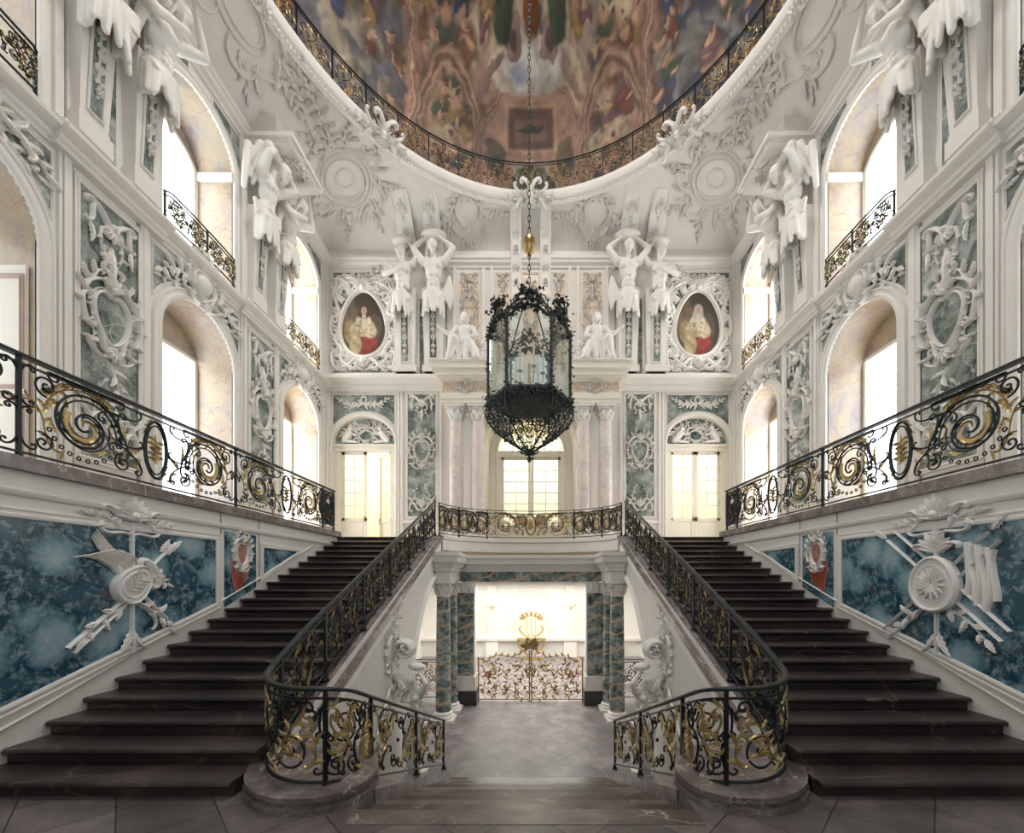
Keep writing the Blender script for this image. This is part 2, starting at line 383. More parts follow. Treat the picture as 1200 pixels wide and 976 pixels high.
def plate(mb, fr, poly, h0, h1):
    p = np.asarray(poly, float); n = len(p)
    A = fr(p[:, 0], p[:, 1], np.full(n, h0)); B = fr(p[:, 0], p[:, 1], np.full(n, h1))
    mb.add(np.vstack([A, B]), [(i, (i+1) % n, n+(i+1) % n, n+i) for i in range(n)], [list(range(n, 2*n))])
def fbox(mb, fr, u0, u1, v0, v1, h0, h1):
    c = fr(np.array([u0, u1, u1, u0, u0, u1, u1, u0]), np.array([v0, v0, v1, v1, v0, v0, v1, v1]), np.array([h0]*4+[h1]*4))
    mb.add(c, [(0,3,2,1),(4,5,6,7),(0,1,5,4),(1,2,6,5),(2,3,7,6),(3,0,4,7)])
def colfill(mb, fr, us, lo, hi, h=0.0):
    us = np.asarray(us, float); lo = np.broadcast_to(lo, us.shape); hi = np.broadcast_to(hi, us.shape)
    mb.grid(fr(np.stack([us, us], 1), np.stack([lo, hi], 1), np.full((len(us), 2), h)))
def arch_top(us, c, hw, zs, rise): return zs+rise*np.sqrt(np.clip(1-((us-c)/hw)**2, 0, 1))
def extrude_prof(mb, prof, p0, p1, out):    # prof (out, z) swept in a straight line
    p0 = np.asarray(p0, float); p1 = np.asarray(p1, float); out = np.asarray(out, float)
    pr = np.array([(a*out[0], a*out[1], b) for a, b in prof])
    mb.grid(np.stack([p0+pr, p1+pr]))
    n = len(prof); mb.add(p0+pr, None, [list(range(n))]); mb.add(p1+pr, None, [list(range(n))])
CORN = [(0, 0), (.06, 0), (.07, .08), (.12, .12), (.13, .2), (.22, .24), (.30, .32), (.31, .40), (.24, .42), (.22, .5), (.12, .52), (.10, .58), (0, .6)]
def corn(w, h): return [(a/.31*w, b/.6*h) for a, b in CORN]
# ================================================================== LARGE STRUCTURE
SX = 5.2; WX = 7.45; ZF = -1.99; ZU = 1.10; ZG = -3.75; YB = 15.0; YF = -1.3; ZC = 11.45
BAYS = (1.14, 5.2, 9.26, 13.3)
SIDE = {-1: 'left', 1: 'right'}
# --- floors
m = MB(); m.box((-5.2, YF, ZF-.3), (5.2, 3.31, ZF)); m.box((-5.2, 3.31, ZF-.3), (-1.455, 3.9, ZF)); m.box((1.455, 3.31, ZF-.3), (5.2, 3.9, ZF)); S(m, 'floor', M['floor'])
m = MB(); m.box((-5.4, 3.0, ZG-.3), (5.4, 19.6, ZG)); S(m, 'floor_ground', M['gfloor'])
for s in (-1, 1):      # galleries along the windows
    m = MB(); m.box((min(s*5.5, s*WX), YF, ZU-.3), (max(s*5.5, s*WX), YB, ZU)); S(m, 'floor_gallery_'+SIDE[s], M['ufloor'])
def balcony_y(x): return 11.35+1.75*np.sqrt(np.clip(1-(np.abs(x)/2.62)**2.3, 0, 1))
xs = np.linspace(-2.62, 2.62, 41); ys = balcony_y(xs)
m = MB(); poly = [(x, y, .72) for x, y in zip(xs, ys)]+[(2.62, YB, .72), (-2.62, YB, .72)]; m.prism(poly, (0, 0, .38))
for s in (-1, 1): m.box((min(s*2.62, s*5.5), 11.04, ZU-.34), (max(s*2.62, s*5.5), YB, ZU))
m.box((-7.6, YB, ZU-.34), (7.6, 19.6, ZU)); S(m, 'floor_upper', M['ufloor'])
# --- side walls with two tiers of arched openings
def side_frame(s): return Fr((s*WX, 0, 0), (0, 1, 0), (0, 0, 1), (-s, 0, 0))
HW, LS, LR = 1.0, 5.1, 1.0           # lower opening: half width, spring, rise
UB, US, UR = 7.2, 10.05, .80          # upper opening: sill, spring, rise
win_no = 0
for s in (-1, 1):
    fr = side_frame(s); m = MB(); edges = [YF]+[e for b in BAYS for e in (b-HW, b+HW)]+[YB]
    for i in range(0, len(edges), 2): colfill(m, fr, [edges[i], edges[i+1]], ZU-.05, ZC+.5)
    for b in BAYS:
        us = b+HW*np.sin(np.linspace(-PI/2, PI/2, 41))
        colfill(m, fr, us, arch_top(us, b, HW, LS, LR), UB); colfill(m, fr, us, arch_top(us, b, HW, US, UR), ZC+.5)
    S(m, 'wall_'+SIDE[s], M['stucco'])
    for b in BAYS:
        for z0, zs, r, zh in ((ZU, LS, LR, 5.35), (UB, US, UR, 10.42)):
            win_no += 1
            root = struct('window_%d' % win_no, (s*WX, b, z0)); D = .88
            P = np.array(archpts(b, HW, z0, zs, r, 28)); rv = MB()
            rv.grid(fr(np.stack([P[:, 0]]*2, 1), np.stack([P[:, 1]]*2, 1), np.tile([0.0, -D], (len(P), 1))))
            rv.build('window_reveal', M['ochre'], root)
            bk = MB(); us = b+HW*np.sin(np.linspace(-PI/2, PI/2, 31)); 
            wz = zh if z0 < 3 else None; ww = .84
            if wz is not None:
                wus = us; top = arch_top(us, b, HW, zs, r); colfill(bk, fr, us, np.minimum(wz, top), top, -D)
            else:
                top = arch_top(us, b, HW, zs, r); inner = arch_top(us, b, HW, 10.0, .52); colfill(bk, fr, us, inner, top, -D)
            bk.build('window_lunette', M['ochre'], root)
            bm_ = MB(); fbox(bm_, fr, b-HW, b+HW, z0-.02, z0+.0, -D-.05, 0); bm_.build('window_sill', M['stucco'], root)
            pn = MB()
            if z0 < 3: fbox(pn, fr, b-HW, b+HW, z0+.25, zh, -D-.10, -D-.06)
            else: plate(pn, fr, archpts(b, HW, z0, 10.0, .52, 16), -D-.10, -D-.06)
            pn.build('window_pane', M['day%d' % BAYS.index(b)], root)
            fm = MB()
            if z0 < 3:
                molding(fm, fr.at(0, 0, -D-.06), rectpts(b-HW+.09, z0+.2, b+HW-.09, zh), [(-.0, .0), (-.0, .07), (.05, .09), (.10, .06), (.12, .0)], True)
                fbox(fm, fr, b-.03, b+.03, z0+.25, zh, -D-.06, -D-.02)
                for zz in (2.4, 3.4, 4.4): fbox(fm, fr, b-HW, b+HW, zz-.012, zz+.012, -D-.06, -D-.04)
            else:
                molding(fm, fr.at(0, 0, -D-.06), archpts(b, HW-.11, z0, 9.98, .46, 20), [(0, 0), (0, .07), (.05, .09), (.10, .06), (.12, 0)])
                fbox(fm, fr, b-.02, b+.02, z0, 10.5, -D-.06, -D-.03)
                for q in (-1, 1):      # impost band running round the reveal
                    ib = MB()
                    fbox(ib, fr, min(b+q*(HW-.05), b+q*(HW+.0)), max(b+q*(HW-.05), b+q*HW), US-.16, US+.06, -D, .02)
                    ib.build('impost_band', M['stucco'], root)
            fm.build('window_frame', M['cream'], root)
# open shutter seen in the first bay
for s in (-1, 1):
    t = thing('window_shutter', 'pale panelled shutter with a pinkish surround in the first %s gallery window' % SIDE[s], 'shutter', (s*(WX+.5), 6.12, ZU))
    f2 = Fr((s*(WX+.44), 6.19, ZU), (s*1, 0, 0), (0, 0, 1), (0, -1, 0)); a = MB(); fbox(a, f2, -.34, .40, 0, 3.6, 0, .04)
    a.build('shutter_leaf', M['cream'], t)
    a = MB(); molding(a, f2.at(0, 0, .04), rectpts(-.26, .2, .32, 1.6), pf(.06, .03), True); molding(a, f2.at(0, 0, .04), rectpts(-.26, 1.8, .32, 3.4), pf(.06, .03), True)
    a.build('shutter_molding', M['pinktrim'], t)
# --- back wall
BW = Fr((0, YB, 0), (1, 0, 0), (0, 0, 1), (0, -1, 0))
DC = 6.11; DH = 1.14; DZ = 4.9; DR = 1.0     # side door niches
m = MB()
ops = [(-DC, DH, DZ, DR), (0, 1.62, 4.9, 1.58), (DC, DH, DZ, DR)]; edges = [-WX]+[e for c, h, z, r in ops for e in (c-h, c+h)]+[WX]
for i in range(0, len(edges), 2): colfill(m, BW, [edges[i], edges[i+1]], ZU-.35, ZC+.5)
for c, h, z, r in ops:
    us = c+h*np.sin(np.linspace(-PI/2, PI/2, 41)); colfill(m, BW, us, arch_top(us, c, h, z, r), ZC+.5)
S(m, 'wall_back', M['stucco'])
m = MB()            # front wall behind the camera, with its window
f0 = Fr((0, YF, 0), (1, 0, 0), (0, 0, 1), (0, 1, 0))
colfill(m, f0, [-WX, -3], ZF-.2, ZC+.5); colfill(m, f0, [3, WX], ZF-.2, ZC+.5); colfill(m, f0, [-3, 3], ZF-.2, 3.0); colfill(m, f0, [-3, 3], 8.2, ZC+.5)
S(m, 'wall_front', M['stucco'])
# --- stair side walls (carry the gallery rails)
CAPZ = 1.24
for s in (-1, 1):
    m = MB(); m.prism([(s*5.2, YF, -2.3), (s*5.2, 11.04, -2.3), (s*5.2, 11.04, CAPZ-.14), (s*5.2, YF, CAPZ-.14)], (s*.3, 0, 0))
    S(m, 'wall_stair_'+SIDE[s], M['stucco'])
    m = MB(); m.box((min(s*5.12, s*5.5), YF, CAPZ-.14), (max(s*5.12, s*5.5), 11.10, CAPZ)); S(m, 'trim_kerb_'+SIDE[s], M['mauve'])
# --- undercroft walls
XI = 2.47
def zn(y): return -1.841+.4005*(y-3.70)      # nosing line of the upper flights
def arch_z(y):                                # rampant arch beneath the flights
    y = np.asarray(y, float); t = np.clip((y-8.35)/2.6, 0, 1); return -2.3+2.32*np.sin(t*PI/2)**.8
for s in (-1, 1):
    fr = Fr((s*XI, 0, 0), (0, 1, 0), (0, 0, 1), (-s, 0, 0)); m = MB()
    us = np.linspace(3.9, 8.35, 20); colfill(m, fr, us, ZG, zn(us)-.02)
    us = np.linspace(8.35, 11.35, 30); colfill(m, fr, us, arch_z(us), np.minimum(zn(us)-.02, ZU))
    m.add([(s*XI, 8.35, ZG), (s*5.0, 8.35, ZG), (s*5.0, 8.35, -.35), (s*XI, 8.35, -.35)], [(0, 1, 2, 3)])
    us = np.linspace(8.35, 11.35, 30); P = np.zeros((30, 2, 3)); P[:, 0, 0] = s*XI; P[:, 1, 0] = s*5.2; P[:, :, 1] = us[:, None]; P[:, :, 2] = arch_z(us)[:, None]
    m.grid(P); S(m, 'wall_under_flight_'+SIDE[s], M['stucco'], smooth=False)
    m = MB(); m.box((min(s*5.2, s*5.3), 3.5, ZG), (max(s*5.2, s*5.3), 11.04, -2.31)); m.box((min(s*5.2, s*5.3), 11.05, ZG), (max(s*5.2, s*5.3), 19.6, ZU-.35)); S(m, 'wall_undercroft_'+SIDE[s], M['stucco'])
    # molding along the edge of the arch
    m = MB(); us = np.linspace(8.35, 11.3, 26); molding(m, fr, [(8.35, ZG)]+list(zip(us, arch_z(us))), [(-.0, 0), (-.0, .05), (.05, .07), (.10, .04), (.12, 0)])
    S(m, 'trim_arch_'+SIDE[s], M['relief'])
m = MB(); m.box((-5.2, 3.25, ZG), (5.2, 3.30, ZF-.3)); S(m, 'wall_landing_riser', M['mauve'])
# ---------------- ceiling: cove from the rectangular wall head to the oval opening
EC, EA, EB, EZ = 7.3, 6.45, 6.95, 13.05
def ell_pt(th): return EA*np.cos(th), EC+EB*np.sin(th)
def rect_pt(th, o=0.0):
    dx, dy = EA*np.cos(th), EB*np.sin(th)
    y1, y0 = YB+o-EC, EC-YF+o
    k = np.minimum((WX+o)/np.maximum(np.abs(dx), 1e-6), np.where(dy > 0, y1, y0)/np.maximum(np.abs(dy), 1e-6))
    return dx*k, EC+dy*k
def ceil_pt(th, t, dz=0.0):
    """t=0 on the wall head, t=1 on the rim of the oculus"""
    ex, ey = ell_pt(th); rx, ry = rect_pt(th)
    z = ZC+.45+(EZ-ZC-.45)*np.sin(np.clip(t, 0, 1)*PI/2)**.75
    return np.stack(np.broadcast_arrays(rx+(ex-rx)*t, ry+(ey-ry)*t, z-dz), -1)
cor = [math.atan2((YB-EC)/EB, WX/EA), PI-math.atan2((YB-EC)/EB, WX/EA), PI+math.atan2((EC-YF)/EB, WX/EA), -math.atan2((EC-YF)/EB, WX/EA)]
TH = np.sort(np.concatenate([np.linspace(-PI, PI, 193)[:-1], [((c+PI) % (2*PI))-PI for c in cor]]))
tt = np.linspace(0, 1, 22)
m = MB(); m.grid(ceil_pt(TH[:, None], tt[None, :]), cu=True); S(m, 'ceiling', M['ceil'], smooth=False)
# wall-head cornice
m = MB(); PR = np.array([(0, 11.32), (.05, 11.32), (.06, 11.40), (.14, 11.46), (.15, 11.54), (.20, 11.58), (.20, 11.66), (.10, 11.72), (.08, 11.9), (0, 11.92)])
for (a, b, o) in (((-WX, YF), (-WX, YB), (1, 0)), ((WX, YF), (WX, YB), (-1, 0)), ((-WX, YB), (WX, YB), (0, -1))):
    extrude_prof(m, PR, (*a, 0), (*b, 0), (*o, 0))
S(m, 'trim_wall_head', M['stucco'])
# oculus rim with beads
th = np.linspace(-PI, PI, 193)[:-1]
PRR = np.array([(.10, -.05), (.02, -.12), (-.08, -.13), (-.12, -.06), (-.20, -.04), (-.26, .05), (-.26, .16), (-.18, .20), (-.10, .34), (.0, .40), (.9, .42)])
cx, sy = np.cos(th), np.sin(th)
P = np.zeros((len(th), len(PRR), 3)); P[..., 0] = (EA+PRR[None, :, 0])*cx[:, None]; P[..., 1] = EC+(EB+PRR[None, :, 0])*sy[:, None]; P[..., 2] = EZ+PRR[None, :, 1]
m = MB(); m.grid(P, cu=True); RIM = S(m, 'trim_oculus_rim', M['relief'], smooth=False)
m = MB()
for a in np.linspace(-.25, PI+.25, 230):
    m.ell(((EA-.1)*math.cos(a), EC+(EB-.1)*math.sin(a), EZ-.12), (.045, .045, .04), 7, 5)
S(m, 'bead_row', M['relief'], RIM)
# --- painted dome above
DA = 7.95; DY = 7.3; DZ0 = 13.3; DHT = 6.6
def dome_pt(ph, t):
    r = np.cos(t*PI/2)**.62; r, ph, t = np.broadcast_arrays(r, ph, t); return np.stack([DA*r*np.sin(ph), DY+DA*r*np.cos(ph), DZ0+DHT*np.sin(t*PI/2)], -1)
ph = np.concatenate([np.linspace(-1.75, 1.75, 520), np.linspace(1.75, 2*PI-1.75, 30)[1:-1]]); td = np.linspace(0, .995, 230)
m = MB(); m.grid(dome_pt(ph[:, None], td[None, :]), cu=True)
DOME = m.build('ceiling_dome', M['paint'], None, True); DOME['kind'] = 'structure'
# fresco pigments, laid out in metres along the wall (X) and height (Z)
X = (ph[:, None]*DA)+0*td[None, :]; Z = 0*ph[:, None]+(DZ0+DHT*np.sin(td*PI/2))[None, :]
X = np.broadcast_to(X, (len(ph), len(td))).copy(); 
rng = np.random.RandomState(7)
class Perlin:
    def __init__(s, seed): r = np.random.RandomState(seed); s.g = r.rand(256, 256)
    def __call__(s, x, y):
        xi = np.floor(x).astype(int); yi = np.floor(y).astype(int); fx = x-xi; fy = y-yi
        fx = fx*fx*(3-2*fx); fy = fy*fy*(3-2*fy); g = s.g
        a = g[xi % 256, yi % 256]; b = g[(xi+1) % 256, yi % 256]; c = g[xi % 256, (yi+1) % 256]; d = g[(xi+1) % 256, (yi+1) % 256]
        return (a*(1-fx)+b*fx)*(1-fy)+(c*(1-fx)+d*fx)*fy
def fbm(x, y, seed, o=5):
    r = 0; a = .5
    for k in range(o): r = r+a*Perlin(seed+k)(x*2**k+17, y*2**k+31); a *= .55
    return r/(.5*(1-.55**o)/.45)
def sm(a, b, x): t = np.clip((x-a)/(b-a), 0, 1); return t*t*(3-2*t)
def lerp(a, b, t): return a+(np.asarray(b)-a)*t[..., None]
wx = fbm(X*.5, Z*.5, 3); wz = fbm(X*.5, Z*.5, 9); Xw = X+2.2*(wx-.5); Zw = Z+2.2*(wz-.5)
base = np.ones(X.shape+(3,))*np.array([.50, .36, .29])
n1 = fbm(Xw*.55, Zw*.8, 21); n2 = fbm(Xw*1.6, Zw*1.6, 41)
base = lerp(base, (.62, .52, .40), sm(.4, .62, n1)); base = lerp(base, (.33, .22, .17), sm(.5, .68, n2)*.6)
sky = sm(16.9, 18.3, Z+1.3*(n1-.5)); skyc = lerp(np.ones(X.shape+(3,))*np.array([.66, .58, .46]), (.15, .21, .32), sm(.50, .60, fbm(Xw*.35, Zw*.5, 61)))
skyc = lerp(skyc, (.52, .45, .40), sm(.52, .6, n2)); base = base*(1-sky[..., None])+skyc*sky[..., None]
XJ = X+.20*(fbm(X*2.2, Z*2.2, 101, 3)-.5)*2; ZJ = Z+.20*(fbm(X*2.2, Z*2.2, 131, 3)-.5)*2
XS = 1.0
def E_(cx, cz, rx, rz, col, rot=0.0, soft=.25, op=1.0, shade=.35):
    global base
    dx, dz = (XJ-cx)/XS, ZJ-cz; c, s_ = math.cos(rot), math.sin(rot); a = (dx*c+dz*s_)/rx; b = (-dx*s_+dz*c)/rz
    d = np.sqrt(a*a+b*b); mk = (1-sm(1-soft, 1+soft*.3, d))*op
    cc = np.asarray(col)*(1-shade*np.clip(.5*a-.5*b+.3, 0, 1))[..., None]
    base = base*(1-mk[..., None])+cc*mk[..., None]
def painted_person(cx, cz, h, robe, flip=1, tilt=0.0):
    k = h; E_(cx+.04*k, cz-.06*k, .50*k, .56*k, (.16, .10, .08), tilt, soft=.5, op=.75, shade=.1); E_(cx, cz-.05*k, .26*k, .36*k, robe, tilt+.6*flip, op=.9); E_(cx+.1*k*flip, cz-.30*k, .34*k, .18*k, robe, tilt-.4*flip)
    E_(cx-.02*k, cz+.24*k, .20*k, .27*k, (.70, .50, .37), tilt, shade=.7); E_(cx+.18*k*flip, cz+.34*k, .20*k, .05*k, (.76, .54, .40), tilt+.5*flip)
    E_(cx-.16*k*flip, cz-.45*k, .07*k, .26*k, (.70, .48, .36), tilt+.4*flip); E_(cx+.03*k, cz+.56*k, .085*k, .10*k, (.72, .50, .37)); E_(cx+.03*k, cz+.62*k, .09*k, .06*k, (.22, .13, .08), soft=.4)
ROBES = [(.34, .14, .10), (.12, .16, .27), (.48, .36, .18), (.44, .25, .14), (.16, .21, .16), (.54, .48, .40), (.32, .20, .22)]
# painted bays: side reliefs in grisaille, pink pilasters, parapet figures
for q in (-1, 1):
    E_(q*6.6, 16.0, 2.0, 2.5, (.25, .24, .27), 0, .12, .95, .2); E_(q*6.6, 16.0, 1.75, 2.2, (.13, .14, .20) if q > 0 else (.30, .29, .33), 0, .1, .9, .1)
    for k in range(40): 
        E_(q*6.6+rng.normal()*.75, 16.1+rng.normal()*.95, .22+.25*rng.rand(), .12+.2*rng.rand(), (.55, .50, .42) if q < 0 else (.36, .35, .34), rng.rand()*3, .3, .9, .6)
    for xx in (4.2, 9.6):
        E_(q*xx, 15.6, .42, 2.6, (.58, .34, .28), 0, .12, .9, .15); E_(q*xx, 15.6, .2, 2.3, (.68, .48, .38), 0, .2, .7, .1); E_(q*xx, 17.6, .62, .22, (.66, .50, .40), 0, .15, .9, .4)
    for k, (xx, zz, hh) in enumerate(((3.1, 14.9, 1.15), (2.5, 15.9, .8), (3.4, 16.3, .8), (2.7, 14.2, .9), (3.6, 14.3, .8), (8.6, 14.8, .9), (11, 15.5, 1.2), (3.3, 17.4, 1.1), (5.0, 18.1, 1.0), (7.4, 18.4, 1.1), (1.9, 18.2, .7), (9.8, 18.2, 1.2), (5.9, 17.9, .8), (4.2, 18.9, 1.2), (8.4, 19.0, 1.3))):
        painted_person(q*xx, zz, hh, ROBES[(k*2+(q > 0)*3) % 7], q*(-1)**k, rng.normal()*.5)
XS = 1.7
for k in range(150):
    xx = rng.uniform(1.9, 11.5)*rng.choice([-1, 1]); zz = rng.uniform(13.6, 18.6); painted_person(xx, zz, rng.uniform(.35, .7), ROBES[rng.randint(7)], rng.choice([-1, 1]), rng.normal()*.7)
for k in range(46): painted_person(rng.uniform(-9, 9), rng.uniform(18.3, 19.8), rng.uniform(.5, .95), ROBES[rng.randint(7)], rng.choice([-1, 1]), rng.normal()*.7)
def O_(cx, cz, rx, rz, w_, col, a0=-10, a1=10):
    global base
    dx, dz = (XJ-cx)/rx, (ZJ-cz)/rz; d = np.sqrt(dx*dx+dz*dz); an = np.arctan2(dz, dx); mk = np.exp(-((d-1)*min(rx, rz)/w_)**4)*((an > a0) & (an < a1)); base = base*(1-mk[..., None]*.92)+np.asarray(col)*mk[..., None]*.92
for q in (-1, 1):
    for w_, c_ in ((.26, (.22, .13, .10)), (.20, (.62, .44, .36)), (.09, (.34, .20, .16)), (.04, (.70, .58, .46))): O_(q*6.6, 16.1, 2.25, 2.7, w_, c_)
    for w_, c_ in ((.20, (.22, .14, .10)), (.14, (.64, .48, .38)), (.05, (.30, .19, .14))): O_(q*3.1, 15.4, 1.05, 1.9, w_, c_); O_(q*9.9, 15.6, 1.0, 1.9, w_, c_); O_(q*3.6, 18.3, 1.5, .7, w_, c_, 0, 4)
XS = 1.0
for w_, c_ in ((.16, (.20, .12, .09)), (.11, (.60, .44, .35)), (.04, (.30, .2, .15))): O_(0, 15.2, 2.05, 2.1, w_, c_, .2, PI-.2)
# painted central pavilion: pink wall, dark coffer, arched doorway, pale cartouche, crown of green figures
E_(0, 14.9, 1.95, 2.5, (.50, .35, .28), 0, .08, 1, .1)
def R_(x0, x1, z0, z1, col, soft=.05):
    global base
    mk = sm(x0-soft, x0+soft, X)*(1-sm(x1-soft, x1+soft, X))*sm(z0-soft, z0+soft, Z)*(1-sm(z1-soft, z1+soft, Z)); base = base*(1-mk[..., None])+np.asarray(col)*mk[..., None]
for q in (-1, 1): E_(q*1.35, 15.3, .36, .62, (.24, .19, .13), 0, .12); E_(q*1.35, 15.2, .2, .13, (.07, .10, .05), 0, .3)
R_(-1.0, 1.0, 15.5, 16.75, (.55, .40, .31)); R_(-.86, .86, 15.6, 16.65, (.22, .13, .10)); R_(-.62, .62, 15.8, 16.4, (.30, .19, .15)); E_(0, 16.1, .5, .10, (.05, .09, .04), 0, .3)
E_(0, 14.3, 1.05, 1.05, (.60, .47, .37), 0, .05, 1, .1); E_(0, 14.3, .84, .84, (.17, .20, .14), 0, .06, 1, .1); R_(-.09, .09, 13.3, 15.0, (.50, .38, .24))
for xx in (-.5, .5): R_(xx-.03, xx+.03, 13.3, 14.9, (.40, .34, .22), .02); 
for zz in (13.8, 14.25): R_(-.8, .8, zz-.025, zz+.025, (.40, .34, .22), .02)
E_(0, 17.45, 1.65, .62, (.70, .64, .57), 0, .07, 1, .35); E_(0, 17.5, 1.2, .45, (.80, .79, .75), 0, .1); E_(-.4, 17.45, .4, .3, (.36, .40, .52), 0, .5, .8, .1)
for q in (-1, 1):
    E_(q*.75, 18.0, .38, .38, (.50, .40, .36), 0, .1); E_(q*.75, 18.0, .2, .2, (.26, .19, .17), 0, .2); E_(q*1.6, 17.2, .75, .14, (.44, .34, .29), -q*.9, .2)
    E_(q*1.15, 18.35, .42, .5, (.17, .22, .15), q*.3, .2, 1, .6); E_(q*.95, 18.8, .15, .2, (.24, .29, .20), 0, .2); E_(q*1.55, 18.75, .5, .15, (.14, .18, .12), q*.8, .2)
E_(0, 18.4, .34, .42, (.45, .20, .06), 0, .15, 1, .5); E_(0, 18.75, .4, .13, (.55, .33, .10), 0, .2)
hatch = fbm(X*4, Z*4, 81, 3)-.5; base = base*(1+.7*hatch[..., None]); g_ = (fbm(X*1.1, Z*1.1, 171, 4)-.5)[..., None]; base = base*(1+.6*g_)
paint(DOME, np.clip(base, .01, 1).reshape(-1, 3)**1.45*.80)

# ---------------- adjoining rooms
# garden hall beyond the gate
YH = 19.5
m = MB(); m.add([(-5.2, YH, ZG), (5.2, YH, ZG), (5.2, YH, ZU-.3), (-5.2, YH, ZU-.3)], [(0, 1, 2, 3)]); S(m, 'wall_garden_hall', M['stucco'])
HF = Fr((0, YH, 0), (1, 0, 0), (0, 0, 1), (0, -1, 0))
t = thing('pilaster_wall', 'white pilasters and pale yellow niches on the far wall beyond the gate', 'wall decoration', (0, YH, ZG))
a = MB(); b_ = MB(); c_ = MB()
for xx in (-4.0, -2.95, -1.85, 1.85, 2.95, 4.0):
    fbox(a, HF, xx-.22, xx+.22, ZG+.9, -.35, 0, .12); fbox(c_, HF, xx-.30, xx+.30, ZG, ZG+.9, 0, .18)
    for k in (-.1, 0, .1): fbox(b_, HF, xx+k-.02, xx+k+.02, ZG+1.1, -.6, .12, .15)
a.build('pilaster', M['stucco'], t); b_.build('fluting', M['cream'], t); c_.build('pedestal', M['stucco'], t)
a = MB(); plate(a, HF, archpts(0, .95, ZG+.9, -1.6, .95, 20), 0, .02)
for xx in (-2.4, 2.4, -3.5, 3.5): plate(a, HF, archpts(xx, .26, ZG+1.1, -1.2, .26, 12), 0, .02)
M['paleyellow'] = plain('pale yellow distemper', (.88, .83, .66), .6, var=.03); a.build('niche_panel', M['paleyellow'], t)
a = MB(); molding(a, HF, archpts(0, 1.0, ZG+.9, -1.6, 1.0, 24), pf(.14, .06)); extrude_prof(a, [(0, ZG+.78), (.24, ZG+.78), (.26, ZG+.9), (0, ZG+.95)], (-5.2, YH, 0), (5.2, YH, 0), (0, -1, 0)); a.build('molding', M['stucco'], t)
# rooms behind the upper doors
m = MB(); zc = 7.2
m.add([(-8, 19.6, ZU), (8, 19.6, ZU), (8, 19.6, zc), (-8, 19.6, zc)], [(0, 1, 2, 3)]); m.add([(-8, YB+.3, zc), (8, YB+.3, zc), (8, 19.6, zc), (-8, 19.6, zc)], [(0, 1, 2, 3)])
for x in (-8, -3.3, 3.3, 8): m.box((x-.05, YB+1.3 if abs(x) < 5 else YB, ZU), (x+.05, 19.6, zc))
S(m, 'wall_cabinet', M['paleyellow'])
CF = Fr((0, 19.58, 0), (1, 0, 0), (0, 0, 1), (0, -1, 0))
a = MB()
for xx in (-6.9, -5.3, 5.3, 6.9, -1.9, 1.9): molding(a, CF, rectpts(xx-.55, 1.9, xx+.55, 6.2), pf(.12, .05), True)
S(a, 'trim_cabinet', M['stucco'])
# ================================================================== STAIRS
RISE, RUN = .147, .367
for s in (-1, 1):
    t = thing('stair_flight', 'broad dark marble flight rising along the %s' % {-1: 'left wall under the feather and quiver trophy', 1: 'right wall under the round shield trophy'}[s], 'staircase', (s*3.95, 3.7, ZF), 'twin dark marble flights')
    for k in range(1, 21):
        y = 3.70+RUN*(k-1); z = ZF+RISE*k
        pr = [(y+RUN+.06, z-.004), (y+.01, z), (y-.015, z-.008), (y-.026, z-.028), (y-.015, z-.05), (y+.012, z-.055), (y+.03, z-.07), (y+.03, z-RISE-.002), (y+RUN+.06, z-RISE-.1)]
        a = MB(); a.prism([(s*2.66, p, q) for p, q in pr], (s*2.53, 0, 0)); a.build('step', M['brown'], t)
    a = MB(); y = 3.70+RUN*20; a.prism([(s*2.66, y+.4, ZU+.004), (s*2.66, y-.02, ZU+.002), (s*2.66, y-.02, ZU-.05), (s*2.66, y+.03, ZU-.16), (s*2.66, y+.4, ZU-.16)], (s*2.53, 0, 0)); a.build('step', M['brown'], t)
t = thing('stair_flight', 'low mauve marble steps going down to the gate between the curved railings', 'staircase', (0, 3.50, ZG))
M['cstep'] = marble('mauve step marble', [(.3, (.05, .038, .033)), (.5, (.105, .083, .073)), (.7, (.22, .18, .16))], 2.0, .7, .25, (.42, .38, .36), 2.0, .015, sc=(.5, 1, 1))
Y0C = 3.50; M['cstep2'] = marble('lighter mauve step marble', [(.3, (.065, .05, .044)), (.5, (.13, .105, .093)), (.7, (.25, .21, .19))], 2.3, .7, .3, (.42, .38, .36), 2.0, .015, sc=(.5, 1, 1))
for k in range(0, 12):
    y = Y0C+.353*(k-1) if k else 3.30; z = ZF-RISE*k+(.004 if k == 0 else 0); y1 = Y0C+.353*k
    X0 = -1.455; a = MB(); a.prism([(X0, y, z), (X0, y1+.012, z), (X0, y1+.022, z-.018), (X0, y1+.012, z-.04), (X0, y1-.006, z-.045), (X0, y1-.006, z-RISE), (X0, y, z-RISE)], (2.91, 0, 0)); a.build('step', M['cstep' if k % 2 else 'cstep2'], t)

